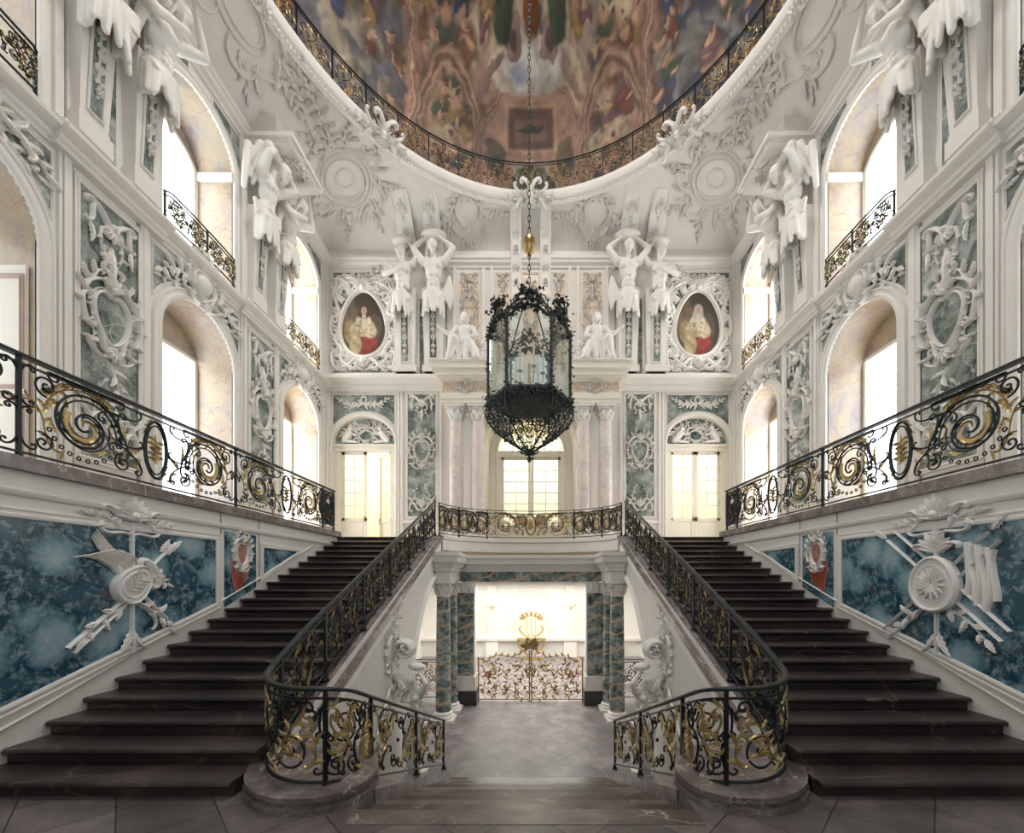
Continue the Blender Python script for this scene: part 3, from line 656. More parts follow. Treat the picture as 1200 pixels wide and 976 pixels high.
# ================================================================== RAILINGS
def rtop(y): return -.87+.42*(y-4.2)
HR = .90
def spline(P, n=16):
    P = np.asarray(P, float); out = []
    Q = np.vstack([2*P[0]-P[1], P, 2*P[-1]-P[-2]])
    for i in range(1, len(Q)-2):
        p0, p1, p2, p3 = Q[i-1:i+3]
        for t in np.linspace(0, 1, n, endpoint=False):
            out.append(.5*((2*p1)+(-p0+p2)*t+(2*p0-5*p1+4*p2-p3)*t*t+(-p0+3*p1-3*p2+p3)*t**3))
    out.append(P[-1]); return np.array(out)
class PathMap:
    def __init__(s, P, flip=1):
        s.P = np.asarray(P, float); d = np.hypot(*np.diff(s.P[:, :2], axis=0).T); s.L = np.concatenate([[0], np.cumsum(d)]); s.len = s.L[-1]
        T = np.gradient(s.P[:, :2], axis=0); T /= np.linalg.norm(T, axis=1)[:, None]; s.N = np.stack([-T[:, 1], T[:, 0]], 1)*flip
    def __call__(s, u, v, h):
        u, v, h = np.broadcast_arrays(u, v, h)
        f = lambda a: np.interp(u, s.L, a)
        return np.stack([f(s.P[:, 0])+h*f(s.N[:, 0]), f(s.P[:, 1])+h*f(s.N[:, 1]), f(s.P[:, 2])+v], -1)
    def u_of(s, axis, val):
        i = np.argmin(abs(s.P[:, axis]-val)); return s.L[i]
def acanthus(G, mp, P, n, L, W, d=.014, seed=0):
    rg_ = random.Random(seed); P = np.asarray(P)
    strip(G, mp, P, np.linspace(W*.55, W*.25, len(P)), d)
    for i in range(n):
        j = int((i+.3)/n*(len(P)-2)); dd = P[j+1]-P[j]; an = math.atan2(dd[1], dd[0]); e = (-1)**i
        leaf(G, mp, P[j], an+e*rg_.uniform(.4, .8), L*rg_.uniform(.7, 1.1), W, e*rg_.uniform(.4, 1.3), d)
def lace(I, G, mp, uc, a, h, style, r=.011):
    b = .10; H = h-.16; cv = b+H/2      # field between bottom and top bars
    def W(P, rr=r):
        P = np.array(P, float); P[:, 1] = np.clip(P[:, 1], b, b+H); wire(I, mp, P, rr)
    def mir(q, P): P = np.array(P, float); P[:, 0] = uc+q*P[:, 0]; return P
    if style == 'wide':
        for rr, kk in ((1.0, 1.5), (.86, 1)): W(ring((uc, cv), .17*rr, H*.43*rr+.0, 40), r*kk)
        for k in range(18):
            an = 2*PI*k/18; p = (uc+.19*math.cos(an), cv+H*.45*math.sin(an)); leaf(G, mp, p, an+PI/2+.5, .11, .022, -1.0, .012)
        for k in range(9): leaf(G, mp, (uc+.02*math.sin(k*2), cv-.17+k*.035), PI/2+(-1)**k*.9, .13, .035, (-1)**k*.9, .02)   # gilded bouquet
        blob(G, mp, (uc, cv+.02), .05, .04); leaf(G, mp, (uc, cv-.2), PI/2, .42, .045, .0, .02)
        for q in (-1, 1):
            big = (a*.60, cv-.01*H)
            W(mir(q, spiral(big, H*.47, PI*1.1, 1.9, -1, 60, .10)), r*1.25); W(mir(q, spiral(big, H*.40, PI*1.1, 1.35, -1, 50, .3)), r*.9)
            for k in range(16):
                an = PI*.7+k*PI*1.25/16; p = (big[0]+H*.435*math.cos(an), big[1]+H*.435*math.sin(an)); W(mir(q, ring(p, .022, .022, 9)), r*.7)
            P = mir(q, spiral(big, H*.24, PI*.2, 1.1, -1, 26, .15)); strip(G, mp, P, np.linspace(.04, .012, 26), .02)
            for k in range(8):
                an = PI*.2-k*.62; rr = H*(.26-.018*k); leaf(G, mp, (uc+q*(big[0]+rr*math.cos(an)), big[1]+rr*math.sin(an)), (an if q > 0 else PI-an)+.6*q, .12, .03, q*.9, .015)
            for k in range(9):
                an = PI*.15+k*.2; rr = H*.49; leaf(G, mp, (uc+q*(big[0]+rr*math.cos(an)), min(big[1]+rr*math.sin(an), b+H-.03)), (an+PI/2 if q > 0 else PI/2-an), .15, .034, .7*q, .015)
            W(mir(q, scroll((.22, b+H*.93), (a*.50, b+H*.66), 'S', -1, .9, 40))); W(mir(q, scroll((.24, b+.05), (a*.42, b+H*.33), 'C', -1, 1.0, 40)))
            W(mir(q, scroll((a*.30, b+H*.2), (a*.30, b+H*.85), 'S', 1, .9, 40)))
            W(mir(q, scroll((a*.93, b+H*.04), (a*.95, b+H*.48), 'C', 1, 1.1, 40))); W(mir(q, scroll((a*.95, b+H*.52), (a*.93, b+H*.97), 'C', 1, 1.0, 40)))
            W(mir(q, spiral((a*.86, b+H*.82), H*.13, -PI/2, 1.6, 1, 34))); W(mir(q, spiral((a*.31, b+H*.16), H*.13, PI/2, 1.6, -1, 34)))
            W(mir(q, spiral((a*.88, b+H*.14), H*.11, PI/2, 1.5, 1, 30)));  W(mir(q, scroll((a*.3, b+H*.98), (a*.85, b+H*.96), 'C', -1, .8, 40, .6)))
            for (x, y, an, L) in ((.24, .30, 2.2, .3), (.27, .42, 1.2, .3), (.34, .62, 1.0, .22), (.40, .80, .3, .24), (.45, .25, -.6, .2), (.88, .5, 2.0, .24), (.80, .30, 1.0, .18), (.9, .72, 2.4, .2), (.28, .12, .4, .2)):
                leaf(G, mp, (uc+q*a*x, b+H*y), an if q > 0 else PI-an, L, .034, .9*q, .015)
            acanthus(G, mp, mir(q, ring(big, H*.45, H*.44, 24, PI*.05, PI*.85)), 11, .12, .024); acanthus(G, mp, mir(q, scroll((.24, b+H*.15), (a*.42, b+H*.62), 'S', 1, .5, 24)), 6, .12, .022)
            acanthus(G, mp, mir(q, scroll((a*.80, b+H*.08), (a*.97, b+H*.6), 'S', -1, .5, 24)), 6, .11, .022); W(mir(q, scroll((.20, b+H*.5), (a*.34, b+H*.5), 'C', 1, .7, 24))); W(mir(q, ring(big, H*.30, H*.30, 24, PI*.9, PI*2.2)), r*.8)
            rosette(G, mp, (uc+q*a*.47, b+H*.86), .05, .02)
    elif style == 'grand':
        r = .0145
        for q in (-1, 1):
            up = q > 0
            vv = lambda y: b+H*(y if up else 1-y)
            W(np.array([(uc+q*x, y) for x, y in spiral((a*.52, vv(.34)), H*.30, PI*.6, 1.8, (1 if up else -1), 50)])); W(np.array([(uc+q*x, y) for x, y in scroll((a*.04, vv(.06)), (a*.9, vv(.80)), 'S', -1 if up else 1, .9, 44)]))
            W(np.array([(uc+q*x, y) for x, y in scroll((a*.95, vv(.05)), (a*.95, vv(.55)), 'C', 1 if up else -1, .9, 36)])); W(np.array([(uc+q*x, y) for x, y in spiral((a*.80, vv(.84)), H*.14, 0, 1.6, -1, 34)])); W(np.array([(uc+q*x, y) for x, y in spiral((a*.18, vv(.82)), H*.14, PI, 1.6, 1, 34)]))
            W(np.array([(uc+q*x, y) for x, y in scroll((a*.3, vv(.62)), (a*.62, vv(.97)), 'C', -1, .8, 30)]))
            acanthus(G, mp, np.array([(uc+q*x, y) for x, y in scroll((a*.10, vv(.12)), (a*.80, vv(.74)), 'S', -1 if up else 1, .4, 34)]), 10, .15, .024, .018, 1); acanthus(G, mp, np.array([(uc+q*x, y) for x, y in spiral((a*.52, vv(.34)), H*.2, PI*.2, 1.0, (1 if up else -1), 24)]), 7, .12, .022, .016, 2)
            acanthus(G, mp, np.array([(uc+q*x, y) for x, y in scroll((a*.85, vv(.15)), (a*.75, vv(.6)), 'C', 1, .4, 24)]), 6, .13, .024, .016, 3)
        blob(I, mp, (uc, cv), .03, .03)
    else:
        n = max(1, int(round(2*a/(.62 if style == 'fine' else .9)))); cw = 2*a/n
        for i in range(n):
            c0 = uc-a+cw*(i+.5); hw = cw/2*.94
            for q in (-1, 1):
                g = lambda P, q=q: (lambda Z: (Z.__setitem__((slice(None), 0), c0+q*Z[:, 0]), Z)[1])(np.array(P, float))
                W(g(scroll((.05, b+H*.03), (hw*.95, b+H*.42), 'C', -1, 1.1, 34, 1.6))); W(g(scroll((hw*.95, b+H*.50), (.06, b+H*.96), 'C', -1, 1.1, 34, 1.6)))
                W(g(spiral((hw*.55, b+H*.72), H*.15, -PI*.6, 1.7, 1, 34))); W(g(spiral((hw*.52, b+H*.23), H*.13, PI*.5, 1.6, -1, 30)))
                W(g(scroll((hw*.25, b+H*.38), (hw*.35, b+H*.66), 'S', 1, .8, 30))); W(g(scroll((hw*.98, b+H*.08), (hw*.98, b+H*.34), 'C', 1, .7, 24)))
                acanthus(G, mp, g(scroll((hw*.10, b+H*.10), (hw*.72, b+H*.50), 'S', -1, .5, 22)), 6 if style == 'fine' else 3, .12, .020, .016, i); acanthus(G, mp, g(scroll((hw*.80, b+H*.55), (hw*.22, b+H*.90), 'S', 1, .5, 22)), 6, .11, .020, .016, i+2)
            acanthus(G, mp, np.array([(c0+.02*math.sin(t*6+i*2), b+H*(.2+.62*t)) for t in np.linspace(0, 1, 14)]), 7, .10, .018, .016, i+5); rosette(G, mp, (c0, b+H*.5), .045, .02, 6)
            if i % 2: rosette(G, mp, (c0, b+H*.88), .035, .02, 5)
def railing(label, mp, h, posts, style, group=None, topw=.033, rod=.011, name='iron_railing', inset=.10, grand=None, gild='gold'):
    base = mp(np.array(0.0), np.array(0.0), np.array(0.0)); t = thing(name, label, 'railing', tuple(base), group)
    us = np.linspace(0, mp.len, max(24, int(mp.len/.09)))
    def bar(v, w, hh, nm):
        a = MB(); pr = np.array([(-w, -hh), (w, -hh), (w*1.1, 0), (w*.8, hh*.8), (-w*.8, hh*.8), (-w*1.1, 0)])
        a.grid(np.stack([mp(us, v+p[1], p[0]) for p in pr], 1), cv=True); a.build(nm, M['iron'], t, True)
    bar(h, topw, topw*.6, 'top_rail'); bar(h-.085, .012, .011, 'upper_bar'); bar(inset-.03, .016, .012, 'bottom_rail')
    for u in posts:
        a = MB(); c = mp(np.array(u), np.array(0.0), np.array(0.0)); a.box((c[0]-.017, c[1]-.017, c[2]-.03), (c[0]+.017, c[1]+.017, c[2]+h)); 
        a.lathe([(0, -.035), (.045, -.035), (.05, -.01), (.03, .02), (.03, .05), (.018, .07)], tuple(c), 8); a.build('post', M['iron'], t)
    for u0, u1 in zip(posts[:-1], posts[1:]):
        I = MB(); G = MB(); lace(I, G, mp, (u0+u1)/2, (u1-u0)/2-.03, h, 'grand' if (grand and u0 >= grand-.01 and u1-u0 < 1.9) else style, rod)
        p = I.build('iron_scrollwork', M['iron'], t); G.build('gilded_leaves', M[gild], p)
    return t
for s in (-1, 1):     # side gallery rails
    nm = SIDE[s]
    mp = PathMap([(s*5.26, y, CAPZ) for y in np.linspace(-1.2, 10.95, 60)]+[(s*5.26+s*0, 11.0, CAPZ)], -s)
    railing('long gilded black iron railing on the %s gallery kerb above the teal marble stair wall' % nm, mp, 1.08, [0.05, 2.39, 5.44, 8.54, 11.60, 12.15], 'wide', 'gallery railings above the stair walls', .036, .012)
    # inner stair rail: down the flight, round the newel, down beside the central steps
    pts = [(2.62, 11.3, rtop(11.3)-HR)]+[(2.62, y, rtop(y)-HR) for y in np.arange(10.8, 4.5, -.5)]
    pts += [(2.60, 4.25, -.86-HR), (2.52, 3.98, -.93-HR), (2.33, 3.76, -.965-HR), (2.05, 3.64, -.98-HR), (1.78, 3.66, -1.0-HR+.01), (1.64, 3.85, -1.06-HR)]
    pts += [(1.62, y, -.98-.418*(y-3.65)-HR) for y in (4.3, 4.9, 5.5, 6.1, 6.7, 7.3, 7.8)]
    P = spline([(s*x, y, z) for x, y, z in pts], 10); mp = PathMap(P, s)
    ub = [0.05]+[mp.len*0+float(np.interp(-y, -P[:250, 1][:np.argmin(abs(mp.L-7.3))], mp.L[:np.argmin(abs(mp.L-7.3))])) for y in (10.1, 8.9, 7.7, 6.5, 5.3, 4.35)]
    k0 = ub[-1]; rest = mp.len-k0-.05
    cur = [k0+1.25] + [k0+1.25+(rest-1.25)*f for f in (.16, .56, 1.0)]
    railing('sloping gilded iron railing inside the %s stair flight, curling round its newel' % nm, mp, HR, ub+cur, 'fine', 'inner stair railings', .030, .0115, grand=k0)
    # stringer cap
    t = thing('stringer', 'mauve marble stringer with white side under the sloping railing of the %s flight' % nm, 'stair stringer', (s*2.6, 4.3, ZF))
    a = MB(); zc = lambda y: rtop(y)-HR-.03
    y0, y1 = 4.25, 11.25
    a.prism([(s*2.40, y0, zc(y0)-.11), (s*2.40, y0, zc(y0)), (s*2.40, y1, zc(y1)), (s*2.40, y1, zc(y1)-.11)], (s*.38, 0, 0)); a.build('stringer_cap', M['mauve'], t)
    a = MB(); a.prism([(s*2.468, y0+.1, ZF-.0), (s*2.468, y0+.1, zc(y0+.1)-.11), (s*2.468, y1, zc(y1)-.11), (s*2.468, y1, ZU-.35), (s*2.468, 11, .9), (s*2.468, 8.6, -.2)], (s*.25, 0, 0)); a.build('stringer_side', M['stucco'], t)
    fr = Fr((s*2.466, 0, 0), (0, 1, 0), (0, 0, 1), (-s, 0, 0)); a = MB()
    molding(a, fr, [(4.4, zc(4.4)-.30), (11.2, zc(11.2)-.30)], [(0, 0), (0, .03), (.03, .04), (.06, .02), (.08, 0)]); a.build('stringer_molding', M['relief'], t)
    # curved plinth under the newel
    t = thing('railing_plinth', 'rounded mauve marble plinth under the curled end of the %s stair railing' % nm, 'plinth', (s*2.1, 3.9, ZF))
    def outl(g, n=10):
        o = [(2.68+g, 4.75), (2.70+g, 4.3), (2.66+g, 4.0-g*.3), (2.5+g*.7, 3.72-g*.6), (2.25+g*.4, 3.54-g), (2.0, 3.47-g), (1.72-g*.5, 3.5-g*.8), (1.53-g*.9, 3.66-g*.4), (1.48-g, 3.95)]
        return spline([(x, y, 0) for x, y in o], 6)[:, :2]
    pl = MB()
    for g, z0, z1 in ((.06, ZF, ZF+.05), (.02, ZF+.05, ZF+.10), (.05, ZF+.10, ZF+.145)):
        o = outl(g); q = [(s*x, y, z0) for x, y in o]+[(s*1.6, 4.4, z0), (s*2.44, 4.75, z0)]; pl.prism(q, (0, 0, z1-z0))
    pl.build('plinth_block', M['mauve'], t)
    # ramped ledge beside the central steps
    t = thing('ledge', 'sloping marble ledge beside the central steps under the %s inner railing' % nm, 'ledge', (s*1.9, 5.9, ZG))
    zl = lambda y: -.98-.418*(y-3.65)-HR-.035
    a = MB(); a.prism([(s*1.46, 3.96, zl(3.96)), (s*1.46, 8.0, zl(8.0)), (s*1.46, 8.0, ZG), (s*1.46, 3.96, ZG)], (s*.34, 0, 0)); a.build('kerb', M['mauve'], t)
    a = MB(); a.prism([(s*1.80, 3.96, zl(3.96)-.05), (s*1.80, 8.0, zl(8.0)-.05), (s*1.80, 8.0, ZG), (s*1.80, 3.96, ZG)], (s*.665, 0, 0)); a.build('ledge_fill', M['mauve'], t)
xs2 = np.concatenate([np.linspace(-2.6, -2.3, 10), np.linspace(-2.25, 2.25, 60), np.linspace(2.3, 2.6, 10)])
P = np.stack([xs2, balcony_y(xs2)-.0, np.full(len(xs2), ZU+.12)], 1); P[:, 1] += .06; mp = PathMap(P, 1)
L = mp.len; ctr = L/2
railing('bowed iron balcony railing across the landing between the two flights', mp, .92, [0.03, ctr-2.35, ctr-1.4, ctr+1.4, ctr+2.35, L-.03], 'wide', None, .018, .0075, gild='giltlight')
m = MB(); pr = np.array([(-.08, .0), (.12, .0), (.12, .09), (-.08, .09)]); us = np.linspace(0, L, 80)
m.grid(np.stack([mp(us, p[1]-.125, -p[0]) for p in pr], 1), cv=True); S(m, 'trim_balcony_kerb', M['mauve'])
# balcony fascia moldings following the curve
m = MB(); pr = np.array([(-.02, -.42), (.03, -.42), (.05, -.36), (.05, -.12), (.09, -.08), (.09, 0), (0, 0)])
m.grid(np.stack([mp(us, p[1], -p[0]-.06) for p in pr], 1)); S(m, 'trim_balcony_fascia', M['stucco'])

# ================================================================== UNDERCROFT ORDER
t = thing('entablature', 'white moulded beam with a green and ochre marble frieze over the gate passage', 'entablature', (0, 12.0, -.1))
a = MB()
for z0, z1, g in ((.18, .28, .0), (.28, .34, .06), (.34, .40, .10), (.40, .56, .18), (.56, .66, .22)):
    a.box((-2.62, 12.05-g, z0), (2.62, 12.45, z1))
    for s in (-1, 1): a.box((min(s*(2.02-g), s*2.46), 10.55-g, z0), (max(s*(2.02-g), s*2.46), 12.1-g-.001, z1-.001))
a.build('cornice', M['stucco'], t)
a = MB(); a.box((-2.6, 12.10, -.12), (2.6, 12.40, .18)); a.build('frieze', M['band'], t)
for s in (-1, 1): a = MB(); a.box((min(s*2.08, s*2.45), 10.62, -.10), (max(s*2.08, s*2.45), 12.09, .18)); a.build('impost_block', M['stucco'], t)
def column(mb_sh, mb_cap, mb_base, c, r, z0, z1, capH, flutes=0):
    zs = np.linspace(0, 1, 14); pr = [(r*(1-.14*q**1.8), z0+.16+(z1-capH-z0-.16)*q) for q in zs]
    mb_sh.lathe(pr, (c[0], c[1], 0), 28)
    mb_base.lathe([(0, z0), (r*1.35, z0), (r*1.42, z0+.04), (r*1.35, z0+.07), (r*1.15, z0+.09), (r*1.25, z0+.13), (r*1.1, z0+.16), (r, z0+.18)], (c[0], c[1], 0), 24)
    mb_base.box((c[0]-r*1.5, c[1]-r*1.5, z0-.06), (c[0]+r*1.5, c[1]+r*1.5, z0+.001))
    zc_ = z1-capH; rt = r*.86
    mb_cap.lathe([(rt*1.08, zc_-.03), (rt*1.15, zc_), (rt*.98, zc_+.02), (rt*1.0, zc_+capH*.4), (rt*1.2, zc_+capH*.8), (rt*1.35, zc_+capH*.86)], (c[0], c[1], 0), 20)
    mb_cap.box((c[0]-rt*1.55, c[1]-rt*1.55, z1-capH*.13), (c[0]+rt*1.55, c[1]+rt*1.55, z1))
    for tier, (zz, L, n_) in enumerate(((zc_+.01, capH*.42, 8), (zc_+capH*.2, capH*.5, 8))):
        for k in range(n_):
            an = 2*PI*(k+.5*tier)/n_; d = np.array([math.cos(an), math.sin(an), 0]); f2 = Fr(np.array([c[0], c[1], zz])+d*rt*1.05, (-d[1], d[0], 0), (0, 0, 1), d)
            leaf(mb_cap, f2, (0, 0), PI/2, L, rt*.36, 0, .035, .0, 1.6)
    for k in range(4):
        an = PI/4+k*PI/2; d = np.array([math.cos(an), math.sin(an), 0]); f2 = Fr(np.array([c[0], c[1], z1-capH*.3])+d*rt*.9, d, (0, 0, 1), (-d[1], d[0], 0))
        strip(mb_cap, f2, spiral((rt*.55, 0), rt*.42, PI, 1.3, -1, 22), .022, .04, -.02)
def col_thing(label, c, r, z0, z1, capH, mat, group, name='marble_shaft_column'):
    t = thing(name, label, 'column', (c[0], c[1], z0-.06), group); a, b, d = MB(), MB(), MB(); column(a, b, d, c, r, z0, z1, capH)
    a.build('column_shaft', mat, t, True); b.build('capital', M['relief'], t); d.build('column_base', M['relief'], t)
    return t
for s in (-1, 1):
    for y, x, w_ in ((10.85, 2.30, 'front'), (11.65, 2.26, 'rear')):
        col_thing('%s green marble column with ochre bands on the %s of the gate passage' % (w_, SIDE[s]), (s*x, y), .20, ZG+.06, -.10, .36, M['band'], 'green columns of the gate passage')
    t = thing('marble_pier', 'flat green banded marble pier on a dark plinth at the %s side of the gate' % SIDE[s], 'pier', (s*1.95, 12.2, ZG))
    a = MB(); a.box((s*1.96-.27, 12.10, ZG+.85), (s*1.96+.27, 12.5, -.45)); a.build('pier_shaft', M['band'], t)
    a = MB(); a.box((s*1.96-.31, 12.14, ZG+.84), (s*1.96-.27, 12.5, -.45)); a.box((s*1.96+.27, 12.14, ZG+.84), (s*1.96+.31, 12.5, -.45)); a.box((s*1.96-.34, 12.04, ZG+.42), (s*1.96+.34, 12.52, ZG+.85)); a.build('pier_trim', M['stucco'], t)
    a = MB(); a.box((s*1.96-.38, 12.0, ZG), (s*1.96+.38, 12.55, ZG+.42)); a.build('pier_plinth', M['darkstone'], t)
    a = MB(); a.box((s*1.96-.32, 12.04, -.45), (s*1.96+.32, 12.5, -.12)); f2 = Fr((s*1.96, 12.04, -.45), (1, 0, 0), (0, 0, 1), (0, -1, 0))
    for q in (-.2, 0, .2): leaf(a, f2, (q, 0), PI/2, .22, .07, 0, .05, 0, 1)
    for q in (-1, 1): strip(a, f2, spiral((q*.2, .22), .1, PI/2, 1.3, q, 20), .02, .05)
    a.build('pier_capital', M['relief'], t)
# floor pedestal strips and gate
G0 = 12.45
def gate_top(x): x = abs(x); return .95+.22*math.sin(min(x, 1.6)*4.2+1.6)*.6+.30*math.exp(-(x/.35)**2)
t = thing('gate', 'double gilded wrought iron gate filled with curling leaves under a flower crest', 'gate', (0, G0, ZG))
GF = Fr((0, G0, ZG), (1, 0, 0), (0, 0, 1), (0, -1, 0))
def gtop(x):
    x = np.abs(x); return 1.30+.30*np.exp(-(x/.42)**2)+.10*np.exp(-((x-.95)/.3)**2)-.10*np.exp(-((x-1.35)/.12)**2)
for s in (-1, 1):
    g_ = MB(); a = MB()
    fbox(a, GF, *sorted((s*.012, s*.05)), 0, 1.55, -.015, .015); fbox(a, GF, *sorted((s*1.56, s*1.60)), 0, 1.34, -.015, .015)
    fbox(a, GF, *sorted((s*.02, s*1.6)), .05, .075, -.012, .012); xx = np.linspace(.03, 1.58, 40); P = np.stack([s*xx, gtop(xx)], 1); wire(a, GF, P, .014)
    rg = np.random.RandomState(5)
    for i in range(4):
        for j in range(3):
            cx = .22+i*.38+.05*rg.randn(); cy = .25+j*.40+.04*rg.randn()
            if cy > gtop(cx)-.16: continue
            P = spiral((cx, cy), .20, rg.rand()*6, 1.6, rg.choice([-1, 1]), 32); P[:, 0] *= s; wire(a, GF, P, .009)
            P = scroll((cx-.17, cy-.15), (cx+.17, cy+.17), 'S', rg.choice([-1, 1]), .9, 30); P[:, 0] *= s; wire(a, GF, P, .008)
            for k in range(6):
                an = rg.rand()*6.28; leaf(g_, GF, (s*(cx+.12*math.cos(an)), cy+.12*math.sin(an)), an if s > 0 else PI-an, .16+.05*rg.rand(), .032, s*1.1, .02)
    for k in range(16):
        x = .1+k*.095; leaf(g_, GF, (s*x, gtop(x)-.03), (PI*.62 if s > 0 else PI*.38)+.5*(-1)**k, .14, .035, s*.8, .02)
    g2 = a.build('gate_leaf', M['brass'], t); M.setdefault('giltred', plain('painted gilt leaves', (.50, .33, .12), .45, .2, var=.4)); g_.build('gilded_leaves', M['giltlight'], g2)
    h_ = MB()
    for k in range(26): an = rg.rand()*6.28; x = .12+1.4*rg.rand(); leaf(h_, GF, (s*x, .15+(gtop(x)-.3)*rg.rand()), an, .13, .035, s*1.0, .03)
    h_.build('red_leaves', M['redlac'], g2)
g_ = MB()
for k in range(60):
    an = rg.uniform(.1, PI-.1); r_ = rg.uniform(0, .22); leaf(g_, GF, (r_*math.cos(an), 1.60+r_*math.sin(an)*1.1), an+rg.uniform(-.5, .5), rg.uniform(.10, .2), .035, rg.uniform(-.8, .8), .04, rg.uniform(0, .05))
cg = MB()
for k in range(22): an = rg.uniform(.1, PI-.1); r_ = rg.uniform(.05, .26); leaf(cg, GF.at(0, 0, .02), (r_*math.cos(an), 1.60+r_*math.sin(an)*1.1), an+rg.uniform(-.5, .5), .12, .035, .5, .04)
cg.build('crest_leaves', M['leafgreen'], t)
for k in range(9): rosette(g_, GF.at(0, 0, .03), (.16*math.cos(k*.7), 1.72+.13*math.sin(k*.7*1.3)), .055, .05, 5)
wire(g_, GF, ring((0, 1.0), .13, .17), .02); rosette(g_, GF, (0, 1.0), .12, .04, 7)
g_.build('flower_crest', M['giltlight'], t)
for s in (-1, 1):       # side grilles seen through the arches
    mp = PathMap([(s*2.75, 12.3, ZG+.1), (s*3.5, 12.3, ZG+.1), (s*4.3, 12.3, ZG+.1)], 1)
    railing('low iron grille between the columns and the %s undercroft wall' % SIDE[s], mp, 1.2, [0.02, .8, 1.53], 'fine', 'grilles either side of the gate', .02, .010, 'iron_grille')
# ================================================================== STUCCO ORNAMENT VOCABULARY
def fan(mb, fr, c, a0, a1, k, L, W, h=.05, curl=.25, base=0.0):
    for i in range(k):
        q = (i/(k-1)*2-1) if k > 1 else 0; an = a0+(a1-a0)*(i/(k-1) if k > 1 else .5)
        leaf(mb, fr, c, an, L*(1-.25*abs(q)), W, -curl*q, h, base)
def spray(mb, fr, A, B, k, L, bend=.15, w=.02, h=.05, seed=0, tip=True):
    A = np.array(A, float); B = np.array(B, float); d = B-A; nrm = np.array([-d[1], d[0]]); t = np.linspace(0, 1, 16)
    P = A+d*t[:, None]+nrm*(bend*np.sin(PI*t))[:, None]; strip(mb, fr, P, w*(1.2-t), h*.6)
    rg = random.Random(seed)
    for i in range(k):
        q = (i+.5)/k; j = min(int(q*15), 14); p = P[j]; dd = P[j+1]-P[j]; an = math.atan2(dd[1], dd[0])
        leaf(mb, fr, p, an+(-1)**i*rg.uniform(.5, 1.0), L*rg.uniform(.75, 1.15)*(1-.4*q), L*.2, (-1)**i*rg.uniform(-.3, 1.2), h)
    if tip: leaf(mb, fr, P[-1], math.atan2(d[1], d[0])-bend*2, L*.8, L*.18, 0, h)
def pear(w, h, n=48, k=.16, top=1.0):
    a = np.linspace(0, 2*PI, n); return np.stack([w*np.sin(a)*(1-k*np.cos(a)), h*np.cos(a)], 1)
def cartouche(mb, fr, w, h, kind='heart', seed=1, rich=1.0, d=1.0):
    """shaped frame about the origin, w and h are half sizes; d scales the relief depth"""
    w_full = w
    kk = -.28 if kind == 'heart' else (.16 if kind == 'pear' else 0)
    P = pear(w*.58, h*.55, 44, kk); 
    if kind == 'heart': P[:, 1] -= h*.10*np.exp(-(P[:, 0]/(w*.16))**2)*(P[:, 1] > 0)
    strip(mb, fr, P, w*.05, .06*d); strip(mb, fr, P*1.13, w*.022, .045*d)
    for q in (-1, 1):
        m = lambda x, y: (q*x*w, y*h)
        sscroll(mb, fr, m(.12, .70), m(.78, .30), 'C', -q, w*.06, .09*d, .9); sscroll(mb, fr, m(.80, .28), m(.60, -.34), 'C', -q, w*.055, .08*d, .8)
        sscroll(mb, fr, m(.62, -.28), m(.10, -.72), 'S', -q, w*.055, .08*d, .9); sscroll(mb, fr, m(.30, .92), m(.86, .62), 'S', q, w*.04, .06*d, .8)
        sscroll(mb, fr, m(.22, -.86), m(.72, -.60), 'C', q, w*.05, .06*d, .8)
        for (x, y, an, L) in ((.82, .34, .4, .42), (.86, .08, -.3, .36), (.70, -.25, -.7, .4), (.55, .75, 1.0, .4), (.5, -.55, -1.0, .34), (.85, .6, .9, .34), (.3, .95, 1.3, .3), (.72, -.6, -.5, .3)):
            leaf(mb, fr, m(x, y), an if q > 0 else PI-an, L*w*1.15, w*.075, q*.9, .07*d)
        for k in range(int(9*rich)):
            y = .62-.13*k; leaf(mb, fr, m(.64+.05*math.sin(k*2.1), y), (.3-.25*k if q > 0 else PI-.3+.25*k), w*.24, w*.042, q*(-1)**k, .05*d)
    fan(mb, fr, (0, h*.60), PI*.82, PI*.18, 7, w*.55, w*.10, .09*d, .4); fan(mb, fr, (0, -h*.64), -PI*.8, -PI*.2, 5, w*.5, w*.10, .08*d, .4)
    blob(mb, fr, (0, h*.62), w*.13, .11*d); blob(mb, fr, (0, -h*.66), w*.11, .10*d)
def filler(mb, fr, u1, v0, v1, keep, step, L, W, h=.06, seed=1, u0=.06, fld=None):
    rg = random.Random(seed); v = v0+step*.5
    while v < v1:
        u = u0+step*.4
        while u < u1:
            uu, vv = u+rg.uniform(-.3, .3)*step, v+rg.uniform(-.3, .3)*step
            if keep(uu, vv):
                an = (fld(uu, vv) if fld else math.atan2(vv, uu)+PI/2)+rg.uniform(-.7, .7); k = rg.random()
                for q in (-1, 1):
                    a_ = an if q > 0 else PI-an
                    if k < .72: leaf(mb, fr, (q*uu, vv), a_, L*(.7+.6*k), W, q*(1.2-2*k), h)
                    else: c, s_ = math.cos(a_)*L*.45, math.sin(a_)*L*.45; sscroll(mb, fr, (q*uu-c, vv-s_), (q*uu+c, vv+s_), 'C' if k < .86 else 'S', q, W*.8, h, .8, 22)
            u += step
        v += step
